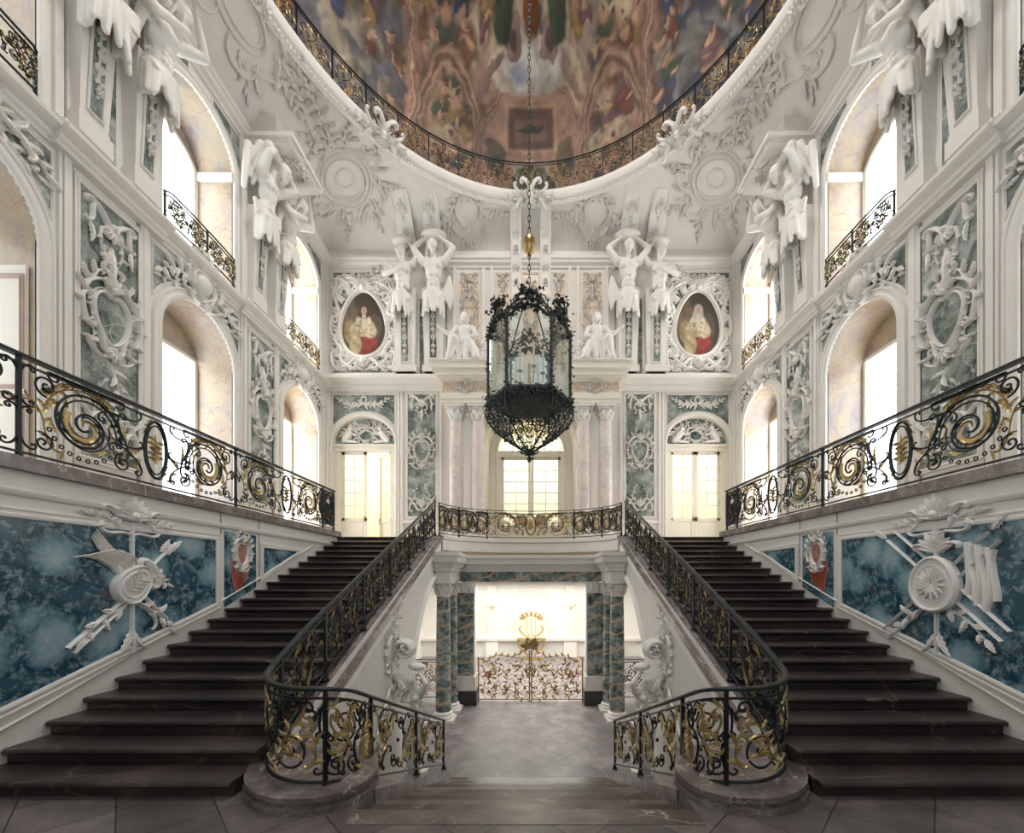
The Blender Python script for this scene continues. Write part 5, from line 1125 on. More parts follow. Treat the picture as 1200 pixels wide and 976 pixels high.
# ================================================================== BACK WALL
ymir = {-1: 'left', 1: 'right'}
for s in (-1, 1):
    nm = SIDE[s]; B = BW if s > 0 else BW.flip()      # u grows away from the centre line on both halves
    a = MB(); extrude_prof(a, [(p, 6.80+q) for p, q in corn(.44, .62)], (s*3.1, YB, 0), (s*WX, YB, 0), (0, -1, 0)); extrude_prof(a, [(p, 2.0-.02+q) for p, q in ((0, 0), (.05, 0), (.06, .06), (.03, .1), (0, .12))], (s*3.2, YB, 0), (s*4.9, YB, 0), (0, -1, 0)); trim(a)
    c = DC
    # arch niche and door
    a = MB(); molding(a, B, archpts(c, DH, ZU, DZ, DR, 30), [(0, -.02), (0, .06), (.03, .08), (.07, .08), (.09, .05), (.14, .05), (.16, 0)]); trim(a)
    a = MB(); P = np.array(archpts(c, DH, ZU, DZ, DR, 30)); a.grid(B(np.stack([P[:, 0]]*2, 1), np.stack([P[:, 1]]*2, 1), np.tile([0, -.35], (len(P), 1)))); S(a, 'trim_door_reveal_'+nm, M['cream'])
    t = thing('lunette_inlay', 'half-round green lunette with white reclining figures over the %s side door' % nm, 'wall panel', (s*c, YB+.2, DZ), 'lunettes over the side doors')
    L_ = B.at(c, DZ, -.2); us = np.linspace(PI, 0, 26); P = [(DH*.98*math.cos(q), .02+DR*.98*math.sin(q)) for q in us]
    a = MB(); plate(a, L_, P[::-1], -.1, 0); a.build('panel_slab', M['green'], t)
    a = MB(); f = L_.at(0, .05, 0); filler(a, f, 1.0, .1, .92, lambda u, v: (u/1.0)**2+(v/.92)**2 < .92 and u > .3, .15, .2, .04, .07, 4); cartouche(a, f.at(0, .32), .42, .34, 'oval', 4, 1.4, 1.4)
    for q in (-1, 1):
        for k in range(4): spray(a, f, (q*(.2+.15*k), .35+.05*k), (q*(.35+.17*k), .80-.14*k), 4, .24, .1, .03, .08, k)
        a.capsule(f(np.array(q*.80), np.array(.12), np.array(.05)), .09, f(np.array(q*.58), np.array(.38), np.array(.08)), .10); a.ell(f(np.array(q*.54), np.array(.54), np.array(.10)), (.075,)*3, 10, 8)
        a.capsule(f(np.array(q*.80), np.array(.12), np.array(.05)), .06, f(np.array(q*.36), np.array(.06), np.array(.08)), .045); a.capsule(f(np.array(q*.60), np.array(.40), np.array(.08)), .04, f(np.array(q*.34), np.array(.34), np.array(.1)), .03)
    a.build('stucco_ornament', M['relief'], t, True)
    a = MB(); fbox(a, B, c-DH, c-.92, ZU, DZ-.02, -.32, -.15); fbox(a, B, c+.92, c+DH, ZU, DZ-.02, -.32, -.15); fbox(a, B, c-DH, c+DH, DZ-.22, DZ, -.32, -.10)
    fbox(a, B, c-DH, c+DH, DZ-.06, DZ+.02, -.32, -.05); trim(a, 'cream')
    def door_leaf(parent, f, w_, h_, cols=2, rows=5, gh0=.30):
        a = MB(); st = .10; g0 = h_*gh0
        for u0, u1, v0, v1 in ((0, st, 0, h_), (w_-st, w_, 0, h_), (0, w_, 0, .12), (0, w_, h_-.10, h_), (0, w_, g0-.05, g0+.05)): fbox(a, f, u0, u1, v0, v1, -.03, .03)
        for k in range(1, cols): u = st+(w_-2*st)*k/cols; fbox(a, f, u-.014, u+.014, g0, h_-.1, -.015, .015)
        for k in range(1, rows): v = g0+.05+(h_-.15-g0)*k/rows; fbox(a, f, st, w_-st, v-.014, v+.014, -.014, .014)
        fbox(a, f, st, w_-st, .1, g0, -.01, .01); molding(a, f.at(0, 0, .01), rectpts(st+.05, .16, w_-st-.05, g0-.09), pf(.05, .02), True)
        d = a.build('door_leaf', M['cream'], parent)
        g = MB(); fbox(g, f, st, w_-st, g0+.05, h_-.1, -.004, .004); g.build('door_glass', M['glass'], d)
        k = MB(); k.capsule(f(np.array(w_-.05), np.array(g0+.1), np.array(.05)), .02, f(np.array(w_-.05), np.array(g0-.08), np.array(.05)), .014, 8); k.build('door_handle', M['brass'], d)
        k = MB()
        for v in (.3, h_*.45, h_*.8): k.capsule(f(np.array(-.01), np.array(v), np.array(.03)), .016, f(np.array(-.01), np.array(v+.14), np.array(.03)), .016, 8)
        k.build('hinge', M['brass'], d)
    dr = struct('door_%d' % (1 if s < 0 else 2), (s*c, YB+.25, ZU)); hd = DZ-.22-ZU
    f = Fr((s*c-.92, YB+.27, ZU), (1, 0, 0), (0, 0, 1), (0, -1, 0)); door_leaf(dr, f, .915, hd)
    an = .75 if s < 0 else 0.0; ax = -math.cos(an); f = Fr((s*c+.92, YB+.27, ZU), (ax, math.sin(an), 0), (0, 0, 1), (math.sin(an)*-1, -math.cos(an)*1, 0)); door_leaf(dr, f, .915, hd)
    # spandrel panel above the niche
    us = np.linspace(-1.12, 1.12, 24); arc = DZ+(DR+.20)*np.sqrt(np.clip(1-(us/(DH+.22))**2, 0, 1)); P = [(c+u, z) for u, z in zip(us, arc)]+[(c+1.12, 6.68), (c-1.12, 6.68)]
    t = thing('marble_inlay', 'green marble panel with a white laurel knot above the %s side door arch' % nm, 'wall panel', (s*c, YB, 6.2), 'laurel panels over the side doors'); a = MB(); plate(a, B, P, 0, .012); a.build('panel_slab', M['green'], t)
    a = MB(); molding(a, B, P[::-1], pf(.05, .03), True); a.build('panel_frame', M['stucco'], t); a = MB(); f = B.at(c, 6.38, .012)
    strip(a, f, ring((0, .12), .10, .13, 24), .03, .06)
    for q in (-1, 1): spray(a, f, (q*.05, -.05), (q*.85, .12), 12, .22, -q*.12, .025, .07, 2); spray(a, f, (q*.08, 0), (q*.6, -.12), 5, .16, q*.1, .02, .05, 5)
    a.build('stucco_ornament', M['relief'], t, True)
    # tall green panel
    def deco(a, f):
        top_drop(a, f.at(0, 2.15), .46, .95, 1.2); cartouche(a, f.at(0, .15), .46, .72, 'heart', 2, 1.4, 1.3); base_spray(a, f.at(0, -2.1), .44, 1.0, 1.2)
    framed_panel(B, 3.48, 4.50, 2.25, 6.70, 'green', 'tall green marble panel with white heart cartouche between the %s door and the columns' % nm, deco, group='tall green panels of the far wall')
    a = MB()
    for u in (3.30, 4.72, 4.84, 7.36): fbox(a, B, u-.04, u+.04, ZU, 6.8, 0, .06); 
    for u in (4.98, 7.38, 2.95, 3.02): fbox(a, B, u-.03, u+.03, 7.4, 11.3, 0, .06)
    trim(a)
    # portrait panel
    pc, pz = 6.11, 9.28
    t = framed_panel(B, 4.98+.05, 7.25, 7.50, 11.15, 'green', 'green panel behind the oval portrait on the %s of the far wall' % nm, None, group='portrait panels')
    t = thing('portrait', 'oval portrait, person in cream and gold robe %s, %s of far wall' % ('with long dark hair' if s < 0 else 'with pale curled hair', nm), 'painting', (s*pc, YB, pz-1.2))
    f = BW.at(s*pc, pz, .03); a = MB(); nu, nv = 70, 90; ru = np.linspace(0, 1, 46); aa = np.linspace(0, 2*PI, 120)
    R = pear(.80, 1.18, 120, .20); G = ru[:, None, None]*R[None]; a.grid(f(G[..., 0], G[..., 1], 0*G[..., 0])); pic = a.build('canvas', M['paint'], t, True)
    gx = G[..., 0].reshape(-1); gy = G[..., 1].reshape(-1); col = np.ones((len(gx), 3))*np.array([.07, .055, .04]); nz = fbm(gx*6+5, gy*6, 13, 4); col = col*(1+1.2*np.exp(-((gx+.4)**2+(gy-.1)**2)/.3))[:, None]
    def pe(cx, cy, rx, ry, cc, rot=0, soft=.15, tex=.5):
        global colp
        c_, s_ = math.cos(rot), math.sin(rot); dx, dy = gx-cx, gy-cy; d = np.sqrt(((dx*c_+dy*s_)/rx)**2+((-dx*s_+dy*c_)/ry)**2); k = (1-sm(1-soft, 1+soft*.3, d))[:, None]
        return k, np.asarray(cc)*(1+tex*(nz[:, None]-.5)*2)
    HAIR = (.10, .05, .03) if s < 0 else (.50, .47, .42); CAPE = (.60, .50, .33)
    L2 = [(-.55, .2, .35, .8, (.20, .15, .10)), (-.50, -.30, .24, .45, (.36, .27, .14)), (.42, -.1, .25, .5, (.13, .10, .08)), (.06, -.72, .46, .46, (.27, .035, .03)), (.25, -.62, .26, .40, (.34, .05, .035)), (-.30, -.75, .24, .42, (.50, .40, .22)),
          (.0, -.14, .44, .36, CAPE), (.26, -.28, .24, .26, CAPE), (-.28, -.28, .26, .30, (.55, .44, .27)), (.0, .12, .30, .22, (.66, .57, .42)), (-.12, -.1, .10, .3, (.50, .38, .2)), (.2, -.05, .06, .28, (.74, .66, .52)), (.02, .0, .10, .24, (.70, .64, .52)),
          (.02, .50, .18, .24, HAIR), (.0, .34, .22, .16, HAIR), (.01, .48, .115, .16, (.60, .40, .29)), (.01, .28, .09, .09, (.66, .62, .55)),
          (-.03, .50, .018, .011, (.06, .03, .02)), (.05, .50, .018, .011, (.06, .03, .02)), (.012, .455, .015, .030, (.46, .27, .19)), (.012, .405, .036, .012, (.40, .11, .09)), (-.42, -.36, .09, .06, (.56, .38, .27)), (.36, -.42, .09, .06, (.56, .38, .27))]
    for i_ in range(26): L2.insert(12, (rng.normal()*.20, -.12+rng.normal()*.16, .05, .035, (.40, .30, .14) if i_ % 2 else (.74, .67, .50)))
    for (cx, cy, rx, ry, cc) in L2:
        k, c3 = pe(cx*(1 if s < 0 else .92), cy, rx, ry, cc, 0, .2 if rx > .1 else .4, .6 if ry > .25 else .15); col = col*(1-k)+c3*k
    paint(pic, col*.78)
    a = MB(); P = pear(.83, 1.21, 80, .20); strip(a, BW.at(s*pc, pz, .012), P, .075, .09); strip(a, BW.at(s*pc, pz, .012), P*1.10, .03, .06); strip(a, BW.at(s*pc, pz, .012), P*.97, .02, .11); a.build('portrait_frame', M['relief'], t, True)
    t = tp('swirling white stucco scrolls and foliage surrounding the %s oval portrait' % nm, 'stucco ornament', (s*pc, YB, pz), 'portrait_surround', 'rocaille surrounds of the portraits'); a = MB(); f = BW.at(s*pc, pz-.03, .012)
    for q in (-1, 1):
        for (A, B_, kd, sd) in (((.2, 1.42), (.92, 1.05), 'C', -1), ((.95, 1.0), (.98, .35), 'S', 1), ((.98, .3), (1.0, -.4), 'C', -1), ((1.0, -.45), (.85, -1.1), 'S', 1), ((.8, -1.15), (.25, -1.5), 'C', -1), ((1.02, 1.6), (.55, 1.25), 'C', 1), ((1.02, 1.55), (1.02, .95), 'S', -1), ((.95, -1.6), (1.0, -1.0), 'C', 1), ((.2, -1.3), (.75, -1.5), 'S', 1), ((.1, 1.62), (.6, 1.62), 'S', -1)):
            sscroll(a, f, (q*A[0], A[1]), (q*B_[0], B_[1]), kd, sd*q, .07, .13, .9)
        for k in range(16):
            an = -1.35+k*.18; c_ = (q*(.90*math.cos(an)+.05), 1.30*math.sin(an)+.0); leaf(a, f, c_, (an*.8 if q > 0 else PI-an*.8)+.5*(-1)**k, .34, .065, .9*(-1)**k*q, .10)
        for (A, B_) in (((.5, 1.35), (.98, 1.62)), ((.95, .8), (1.08, 1.3)), ((.95, -.8), (1.08, -1.35)), ((.5, -1.42), (1.0, -1.62)), ((.15, 1.4), (.55, 1.75))): spray(a, f, (q*A[0], A[1]), (q*B_[0], B_[1]), 7, .25, q*.1, .03, .09, 3)
    fan(a, f, (0, 1.3), PI*.95, PI*.05, 11, .52, .08, .16, .4); fan(a, f, (0, -1.32), -PI*.9, -PI*.1, 9, .34, .07, .14, .4); spray(a, f, (0, 1.5), (-s*.7, 2.0), 8, .3, .15, .04, .1, 9); blob(a, f, (0, 1.32), .15, .2); blob(a, f, (0, -1.35), .16, .22, 12, 5)
    filler(a, f, 1.08, -1.72, 1.80, lambda u, v: (u/.95)**2+(v/1.32)**2 > 1.0, .17, .26, .045, .09, 5)
    a.build('relief_body', M['relief'], t, True)
    # herm pilasters of the back wall
    for c_, wd, w_ in ((4.52, 'outer', .42), (3.50, 'inner', .40)):
        t = thing('herm_pilaster', 'broad stucco herm pilaster with green inset, %s one on the %s of far wall' % (wd, nm), 'pilaster', (s*c_, YB, 7.42), 'herm pilasters of the far wall'); f2 = B.at(c_, 7.42); a = MB()
        a.hexa([f2(np.array(u), np.array(0.), np.array(h)) for u, h in ((-w_*.8, 0), (w_*.8, 0), (w_*.8, .25), (-w_*.8, .25))], [f2(np.array(u), np.array(2.9), np.array(h)) for u, h in ((-w_, 0), (w_, 0), (w_, .40), (-w_, .40))])
        fbox(a, f2, -w_, w_, 0, .22, 0, .32); a.build('pilaster_shaft', M['stucco'], t)
        f3 = Fr(f2.o+f2.N*.273+f2.V*.35, f2.U, np.array([0, -.052, 1.0]), f2.N); a = MB(); plate(a, f3, rectpts(-.12, 0, .12, 2.15)[::-1], 0, .008); a.build('pilaster_inset', M['green'], t)
        a = MB(); molding(a, f3, rectpts(-.12, 0, .12, 2.15), pf(.05, .03), True); a.build('inset_frame', M['stucco'], t)
        a = MB(); garland(a, f3.at(0, 0, .01), 0, 2.2, .2, .15, 3, 1.2); top_drop(a, f3.at(0, 2.5, .02), .30, .6, 1.4); a.build('stucco_ornament', M['relief'], t, True)
    a = MB(); fbox(a, B, 3.93, 4.07, 7.45, 10.2, 0, .02); fbox(a, B, 2.98, 3.10, 7.45, 10.6, 0, .02); trim(a, 'green')
    # pink panels
    def deco(a, f): filler(a, f, .30, -1.5, 1.5, lambda u, v: u > .13, .16, .2, .035, .06, 3, .0); cartouche(a, f.at(0, .35), .30, .62, 'pear', 2, 1.3, 1.2); top_drop(a, f.at(0, 1.62), .30, .8, 1.1); base_spray(a, f.at(0, -1.6), .3, 1.0, 1.1)
    framed_panel(B, 1.90, 2.58, 7.9, 11.1, 'ochrepanel', 'ochre marble panel with white scrolls above the %s seated figures' % nm, deco, fw=.08, group='ochre panels of the far wall')
    def deco(a, f): filler(a, f, .20, -1.5, 1.5, lambda u, v: u > .05, .16, .18, .035, .06, 3, .0); top_drop(a, f.at(0, 1.6), .2, .8, 1.1); cartouche(a, f.at(0, -.2), .2, .5, 'pear', 2, 1.0, 1.0)
    framed_panel(B, .80, 1.25, 7.9, 11.1, 'ochrepanel', 'narrow ochre marble panel flanking the %s centre bracket' % nm, deco, fw=.07, group='narrow ochre panels')
    a = MB()
    for u in (1.42, 1.72, 2.78): fbox(a, B, u-.05, u+.05, 7.0, 11.3, 0, .10)
    trim(a)
    # portal columns and entablature blocks
    for cx, wd in ((1.83, 'inner'), (2.59, 'outer')):
        col_thing('%s pale pink marble column of the pair on the %s of the central portal' % (wd, nm), (s*cx, 14.25), .255, ZU+.35, 5.93, .48, M['pinkcol'], 'pink columns of the portal')
    t = thing('column_pedestal', 'white pedestal under the %s pair of pink columns' % nm, 'pedestal', (s*2.21, 14.25, ZU)); a = MB(); a.box((min(s*1.4, s*3.02), 13.82, ZU), (max(s*1.4, s*3.02), 15, ZU+.29)); a.build('pedestal_block', M['stucco'], t)
    t = thing('portal_entablature', 'heavy white entablature block with an ochre frieze over the %s pair of pink columns' % nm, 'entablature', (s*2.21, 14.4, 5.94)); a = MB()
    x0, x1 = 1.42, 3.02
    for z0, z1, g in ((5.94, 6.08, 0), (6.08, 6.28, .03), (6.66, 6.74, .05), (6.74, 6.82, .12), (6.82, 7.0, .22), (7.0, 7.22, .30), (7.22, 7.28, .36)):
        a.box((min(s*(x0-g*.5), s*(x1+g)), 13.9-g, z0), (max(s*(x0-g*.5), s*(x1+g)), 15, z1-.001))
    a.build('cornice', M['cream'], t); a = MB(); a.box((min(s*(x0+.02), s*(x1-.02)), 13.93, 6.279), (max(s*(x0+.02), s*(x1-.02)), 15, 6.66)); a.build('frieze', M['ochrepanel'], t)
    a = MB(); f = Fr((s*2.21, 13.92, 6.46), (1, 0, 0), (0, 0, 1), (0, -1, 0)); cartouche(a, f, .22, .22, 'pear', 1, .8, 1.2)
    for q in (-1, 1): spray(a, f, (q*.15, 0), (q*.5, .02), 5, .14, .1, .015, .04, 1)
    a.build('stucco_ornament', M['relief'], t, True)
    a = MB(); f = Fr((s*1.42, 14.45, 0), (0, 1, 0), (0, 0, 1), (-s, 0, 0)); fbox(a, BW if s > 0 else BW.flip(), 1.62, 1.74, ZU, 5.9, 0, .25); trim(a, 'cream')
# portal: deep arch, inner wall, door
a = MB(); P = np.array(archpts(0, 1.62, ZU, 4.9, 1.58, 36)); a.grid(BW(np.stack([P[:, 0]]*2, 1), np.stack([P[:, 1]]*2, 1), np.tile([.02, -1.0], (len(P), 1)))); molding(a, BW, [tuple(p) for p in P], [(-.0, 0), (-.0, .05), (.05, .08), (.10, .05), (.16, .06), (.2, 0)]); S(a, 'trim_portal_arch', M['cream'])
I2 = BW.at(0, 0, -1.0); a = MB(); us = 1.28*np.sin(np.linspace(-PI/2, PI/2, 31)); colfill(a, I2, us, arch_top(us, 0, 1.28, 4.85, 1.22), 6.6); colfill(a, I2, [-1.75, -1.28], ZU, 6.6); colfill(a, I2, [1.28, 1.75], ZU, 6.6); S(a, 'wall_portal_inner', M['cream'])
a = MB(); molding(a, I2, archpts(0, 1.28, ZU, 4.85, 1.22, 30), [(0, -.02), (0, .05), (.03, .07), (.08, .05), (.12, 0)]); fbox(a, I2, -1.3, 1.3, 4.72, 4.95, -.12, .03); fbox(a, I2, -1.28, -1.16, ZU, 4.8, -.12, .02); fbox(a, I2, 1.16, 1.28, ZU, 4.8, -.12, .02); trim(a, 'cream')
dr = struct('door_3', (0, 16.05, ZU)); hd = 4.72-ZU
door_leaf(dr, Fr((-1.16, 16.08, ZU), (1, 0, 0), (0, 0, 1), (0, -1, 0)), 1.155, hd, 2, 6, .25); door_leaf(dr, Fr((1.16, 16.08, ZU), (-1, 0, 0), (0, 0, 1), (0, -1, 0)), 1.155, hd, 2, 6, .25)
a = MB(); L3 = I2.at(0, 4.95, -.06)
for k in range(1, 6): an = PI*k/6; strip(a, L3, [(q*math.cos(an), q*math.sin(an)*.92) for q in (.25, 1.22)], .016, .02)
strip(a, L3, ring((0, 0), .25, .23, 20, 0, PI), .016, .02); strip(a, L3, ring((0, 0), .75, .69, 30, 0, PI), .014, .02); a.build('fanlight_bars', M['cream'], dr)
a = MB(); plate(a, L3, [(1.24*math.cos(q), 1.14*math.sin(q)) for q in np.linspace(0, PI, 24)], -.01, 0); a.build('fanlight_glass', M['glass'], dr)
# middle panel over the portal and the two long scroll brackets up to the rim
def deco(a, f): cartouche(a, f.at(0, .2), .22, .55, 'pear', 2, 1.2, 1.0); top_drop(a, f.at(0, 1.5), .2, .7, 1.0)
framed_panel(BW, -.28, .28, 7.6, 11.1, 'ochrepanel', 'ochre marble panel between the two centre brackets behind the lantern chain', deco, fw=.07)
def bracket(label, x, z0, w_, y1=EC+EB-.05, z1=EZ-.1, name='ceiling_bracket', h0=.16):
    t = thing(name, label, 'bracket', (x, YB, z0)); 
    zs = np.linspace(0, 1, 24); yy = YB-h0-(YB-h0-y1)*np.clip((zs-.45)/.55, 0, 1)**1.8; zz = z0+(z1-z0)*zs**.9
    a = MB(); back = [(x-w_, YB, z1+.2)] if z1 > 12.9 else [(x-w_, y1+.2, z1+.25)]
    a.prism([(x-w_, y_, z_) for y_, z_ in zip(yy, zz)]+[(x-w_, y1+.15, z1+.1), (x-w_, YB, 11.95), (x-w_, YB, z0)], (2*w_, 0, 0)); a.build('bracket_body', M['relief'], t)
    class BM:
        def __call__(s_, u, v, h): u, v, h = np.broadcast_arrays(u, v, h); q = np.clip(v, 0, 1); return np.stack([x+u, np.interp(q, zs, yy)-h, np.interp(q, zs, zz)-h*q*.6], -1)
    bm2 = BM(); a = MB(); molding(a, bm2, [(-w_*.8, q) for q in np.linspace(0, 1, 20)], [(0, 0), (0, .03), (.02, .03), (.03, 0)]); molding(a, bm2, [(w_*.65, q) for q in np.linspace(0, 1, 20)], [(0, 0), (0, .03), (.02, .03), (.03, 0)])
    for k in range(7):
        v = .06+k*.13; 
        class SM:
            def __call__(s_, u, vv, h): return bm2(u, v+vv/(z1-z0), h)
        sm_ = SM()
        if k % 2: 
            for q in (-1, 1): sscroll(a, sm_, (q*.03, .12), (q*.03, -.12), 'C', -q, .03, .06, .8, 24)
            rosette(a, sm_, (0, 0), .08, .08)
        else: fan(a, sm_, (0, -.08), PI*.85, PI*.15, 5, .2, .045, .09, .3)
    a.build('stucco_ornament', M['relief'], t, True)
for s in (-1, 1):
    bracket('long ornate scroll bracket to the ceiling rim, %s of the lantern chain' % SIDE[s], s*.53, 8.6, .19)
    for c_, wd in ((4.45, 'outer'), (3.50, 'inner')):
        t0 = bracket('short scroll bracket carried by the %s atlas on the %s of the far wall' % (wd, SIDE[s]), s*c_, 11.5, .31, 13.75 if wd == 'inner' else 13.6, float(ceil_z(s*c_*.97, 13.6))-.02, 'ceiling_bracket', .3)
# ================================================================== FIGURES
def bake(mb, name, voxel=.014, it=3):
    me = mb.mesh('tmp', (0, 0, 0)); o = bpy.data.objects.new('tmp', me); C.objects.link(o)
    r = o.modifiers.new('r', 'REMESH'); r.mode = 'VOXEL'; r.voxel_size = voxel; r.use_smooth_shade = True
    sm_ = o.modifiers.new('s', 'SMOOTH'); sm_.factor = .5; sm_.iterations = it
    dg = bpy.context.evaluated_depsgraph_get(); out = bpy.data.meshes.new_from_object(o.evaluated_get(dg)); out.name = name
    bpy.data.objects.remove(o); bpy.data.meshes.remove(me); out.materials.clear(); out.materials.append(M['relief']); return out
def hand(a, p, d, side, k=1.0):
    p = np.array(p, float); d = np.array(d, float); d /= np.linalg.norm(d); side = np.array(side, float); nrm = np.cross(d, side)
    a.capsule(p, .026*k, p+d*.05*k, .030*k, 10)
    for i, L in enumerate((.045, .055, .052, .040)):
        b = p+d*.065*k+side*(i-1.5)*.017*k; m_ = b+d*L*k; a.capsule(b, .010*k, m_, .009*k, 8); a.capsule(m_, .009*k, m_+(d*.5+nrm*.6)*.03*k, .007*k, 8)
    b = p+d*.02*k-side*.026*k; a.capsule(b, .012*k, b+(d*.6-side*.7)*.045*k, .009*k, 8)
def head(a, c, tilt=(0, 1, -.3), beard=False, long=False, k=1.0):
    c = np.array(c, float); f = np.array(tilt, float); f /= np.linalg.norm(f); r = np.cross(f, (0, 0, 1.0)); r /= np.linalg.norm(r); u = np.cross(r, f)
    a.ell(c, (.078*k, .092*k, .102*k)); a.ell(c+f*.03*k-u*.045*k, (.055*k, .055*k, .055*k)); a.capsule(c+f*.088*k+u*.02*k, .010*k, c+f*.108*k-u*.018*k, .016*k, 8)      # skull, jaw, nose
    a.capsule(c+f*.082*k+u*.032*k-r*.045*k, .012*k, c+f*.082*k+u*.032*k+r*.045*k, .012*k, 8); a.capsule(c+f*.086*k-u*.050*k-r*.018*k, .009*k, c+f*.086*k-u*.050*k+r*.018*k, .009*k, 8)
    for q in (-1, 1): a.ell(c+r*q*.080*k-u*.005*k, (.014*k, .018*k, .024*k), 8, 6); a.ell(c+f*.07*k+r*q*.035*k-u*.018*k, (.02*k, .02*k, .018*k), 8, 6)
    rg = random.Random(3)
    for i in range(26):
        an = rg.uniform(0, 2*PI); t = rg.uniform(.0, 1.35); d = (-f*.35+u)*math.cos(t)+(r*math.cos(an)+(-f*.9)*abs(math.sin(an)))*math.sin(t); d /= np.linalg.norm(d); a.ell(c+d*.092*k, (.026*k,)*3, 8, 6)
    if beard:
        for i in range(9): a.capsule(c+f*.06*k-u*.06*k+r*(i-4)*.014*k, .022*k, c+f*.085*k-u*(.13+.02*(i % 2))*k+r*(i-4)*.011*k, .010*k, 8)
    if long:
        for q in (-1, 1):
            for i in range(3): a.capsule(c-f*.03*k+r*q*(.07+.01*i)*k, .028*k, c-f*.01*k+r*q*(.09-.01*i)*k-u*(.14+.04*i)*k, .018*k, 8)
def skirt(a, c, r0, z1, n=13, spread=1.25, rr=.045, seed=0, front=True):
    rg = random.Random(seed); c = np.array(c, float)
    for i in range(n):
        an = PI*(i/(n-1))*(1.15)-PI*.075; d = np.array([math.cos(an), math.sin(an)*.75, 0]); L = z1*rg.uniform(.7, 1.1)
        a.capsule(c+d*r0, rr*1.1, c+d*r0*spread+np.array([rg.uniform(-.05, .05), 0, L]), rr*rg.uniform(.45, .8), 8)
    for i in range(4): a.capsule(c+np.array([-r0, .05+.02*i, .04-.03*i]), rr*.7, c+np.array([r0, .09+.01*i, -.02-.03*i]), rr*.6, 8)
def torso(a, female=False, lean=0.0):
    y = lambda z: .03+lean*z*z
    a.ell((0, y(0), .02), (.155, .12, .13)); a.ell((0, y(.18), .18), (.135, .105, .15)); a.ell((0, y(.38), .38), (.165, .12, .16)); a.ell((0, y(.5), .50), (.19, .125, .12))
    for q in (-1, 1):
        a.ell((q*.085, y(.46)+.085, .47 if not female else .45), (.078, .055 if not female else .075, .06 if not female else .07)); a.capsule((q*.10, y(.58), .58), .075, (q*.22, y(.58), .585), .078, 12)
        for i in range(3): a.ell((q*.04, y(.2)+.10, .14+.08*i), (.038, .03, .036), 10, 8)
    a.capsule((0, y(.6), .60), .062, (0, y(.7)+.02, .72), .055, 12)
    return y
def arm(a, sh, el, ha, k=1.0, side=(1, 0, 0)):
    a.capsule(sh, .075*k, el, .052*k, 12); mid = np.array(el)*.65+np.array(ha)*.35; a.capsule(el, .053*k, mid, .048*k, 12); a.capsule(mid, .048*k, ha, .030*k, 12)
    d = np.array(ha, float)-np.array(el, float); hand(a, ha, d, side, 1.05)
def make_atlas(kind):
    a = MB()
    if kind == 'up':
        y = torso(a); head(a, (0, .13, .80), (.1, 1, -.35)); skirt(a, (0, .03, -.0), .16, -.34, 14, 1.15)
        for q in (-1, 1): arm(a, (q*.23, .04, .60), (q*.40, .06, .80), (q*.15, .06, .98), 1, (0, 1, 0))
        a.capsule((-.14, .02, .55), .05, (-.1, -.02, 1.0), .05); 
        for i in range(6): a.capsule((.20+.02*i, -.03, .1+.05*i), .04, (.32+.012*i, -.02, -.2+.05*i), .025, 8)
        a.ell((0, .02, 1.06), (.26, .14, .06)); 
    elif kind == 'fold':
        y = torso(a, True); head(a, (-.03, .12, .80), (-.5, 1, -.2), False, True); skirt(a, (0, .03, 0), .16, -.36, 14, 1.15, seed=2)
        arm(a, (-.22, .05, .58), (-.34, .12, .36), (-.06, .20, .40), .95, (0, 0, 1)); arm(a, (.22, .05, .58), (.36, .08, .76), (.14, .08, .96), .95, (0, 1, 0))
        for i in range(5): a.capsule((-.2+.04*i, .12, .5-.02*i), .03, (.16, .12, .12+.04*i), .028, 8)
        a.ell((0, .02, 1.04), (.22, .13, .08))
    elif kind == 'bent':       # bearded, back bent under the slab, cloth over the head
        y = torso(a, False, .25); head(a, (.02, .33, .76), (0, 1, -.9), True); skirt(a, (0, .03, 0), .17, -.38, 14, 1.2, seed=4)
        for q in (-1, 1): arm(a, (q*.23, .12, .60), (q*.36, .30, .74), (q*.16, .26, .93), 1.08, (0, 1, 0))
        for i in range(9): a.capsule((-.26+.06*i, .10+.03*math.sin(i), .96), .05, (-.34+.085*i, -.06, .55-.05*(i % 3)), .035, 8)
        a.capsule((-.36, -.02, .85), .06, (-.42, -.04, .2), .04); a.capsule((.2, .2, .98), .07, (-.2, .2, .98), .07)
        for i in range(4): a.capsule((-.3+.02*i, .05, .10-.04*i), .035, (.3, .10, .22-.05*i), .03, 8)
    elif kind == 'bent2':
        y = torso(a, False, .18); head(a, (.05, .26, .80), (.6, 1, -.7), True, True); skirt(a, (0, .03, 0), .17, -.36, 14, 1.2, seed=6)
        arm(a, (.23, .10, .60), (.40, .26, .66), (.22, .30, .94), 1.08, (0, 1, 0)); arm(a, (-.23, .10, .60), (-.30, .24, .42), (-.02, .30, .56), 1.05, (0, 0, 1))
        for i in range(7): a.capsule((-.22+.05*i, .0, .98), .05, (-.26+.08*i, -.06, .60), .035, 8)
        a.capsule((-.2, .05, .62), .06, (-.34, -.02, .0), .045)
    return a
ATL = {k: bake(make_atlas(k), 'figure_'+k, .0145) for k in ('up', 'fold', 'bent', 'bent2')}
def place_fig(me, label, loc, ang, k, mir=1, group='atlantes', name='atlas_statue', cat='statue', wx_=.88):
    t = thing(name, label, cat, loc, group); o = bpy.data.objects.new('figure_body', me); C.objects.link(o); o.parent = t
    o.scale = (k*mir*wx_, k, k); t.rotation_euler = (0, 0, ang); return t
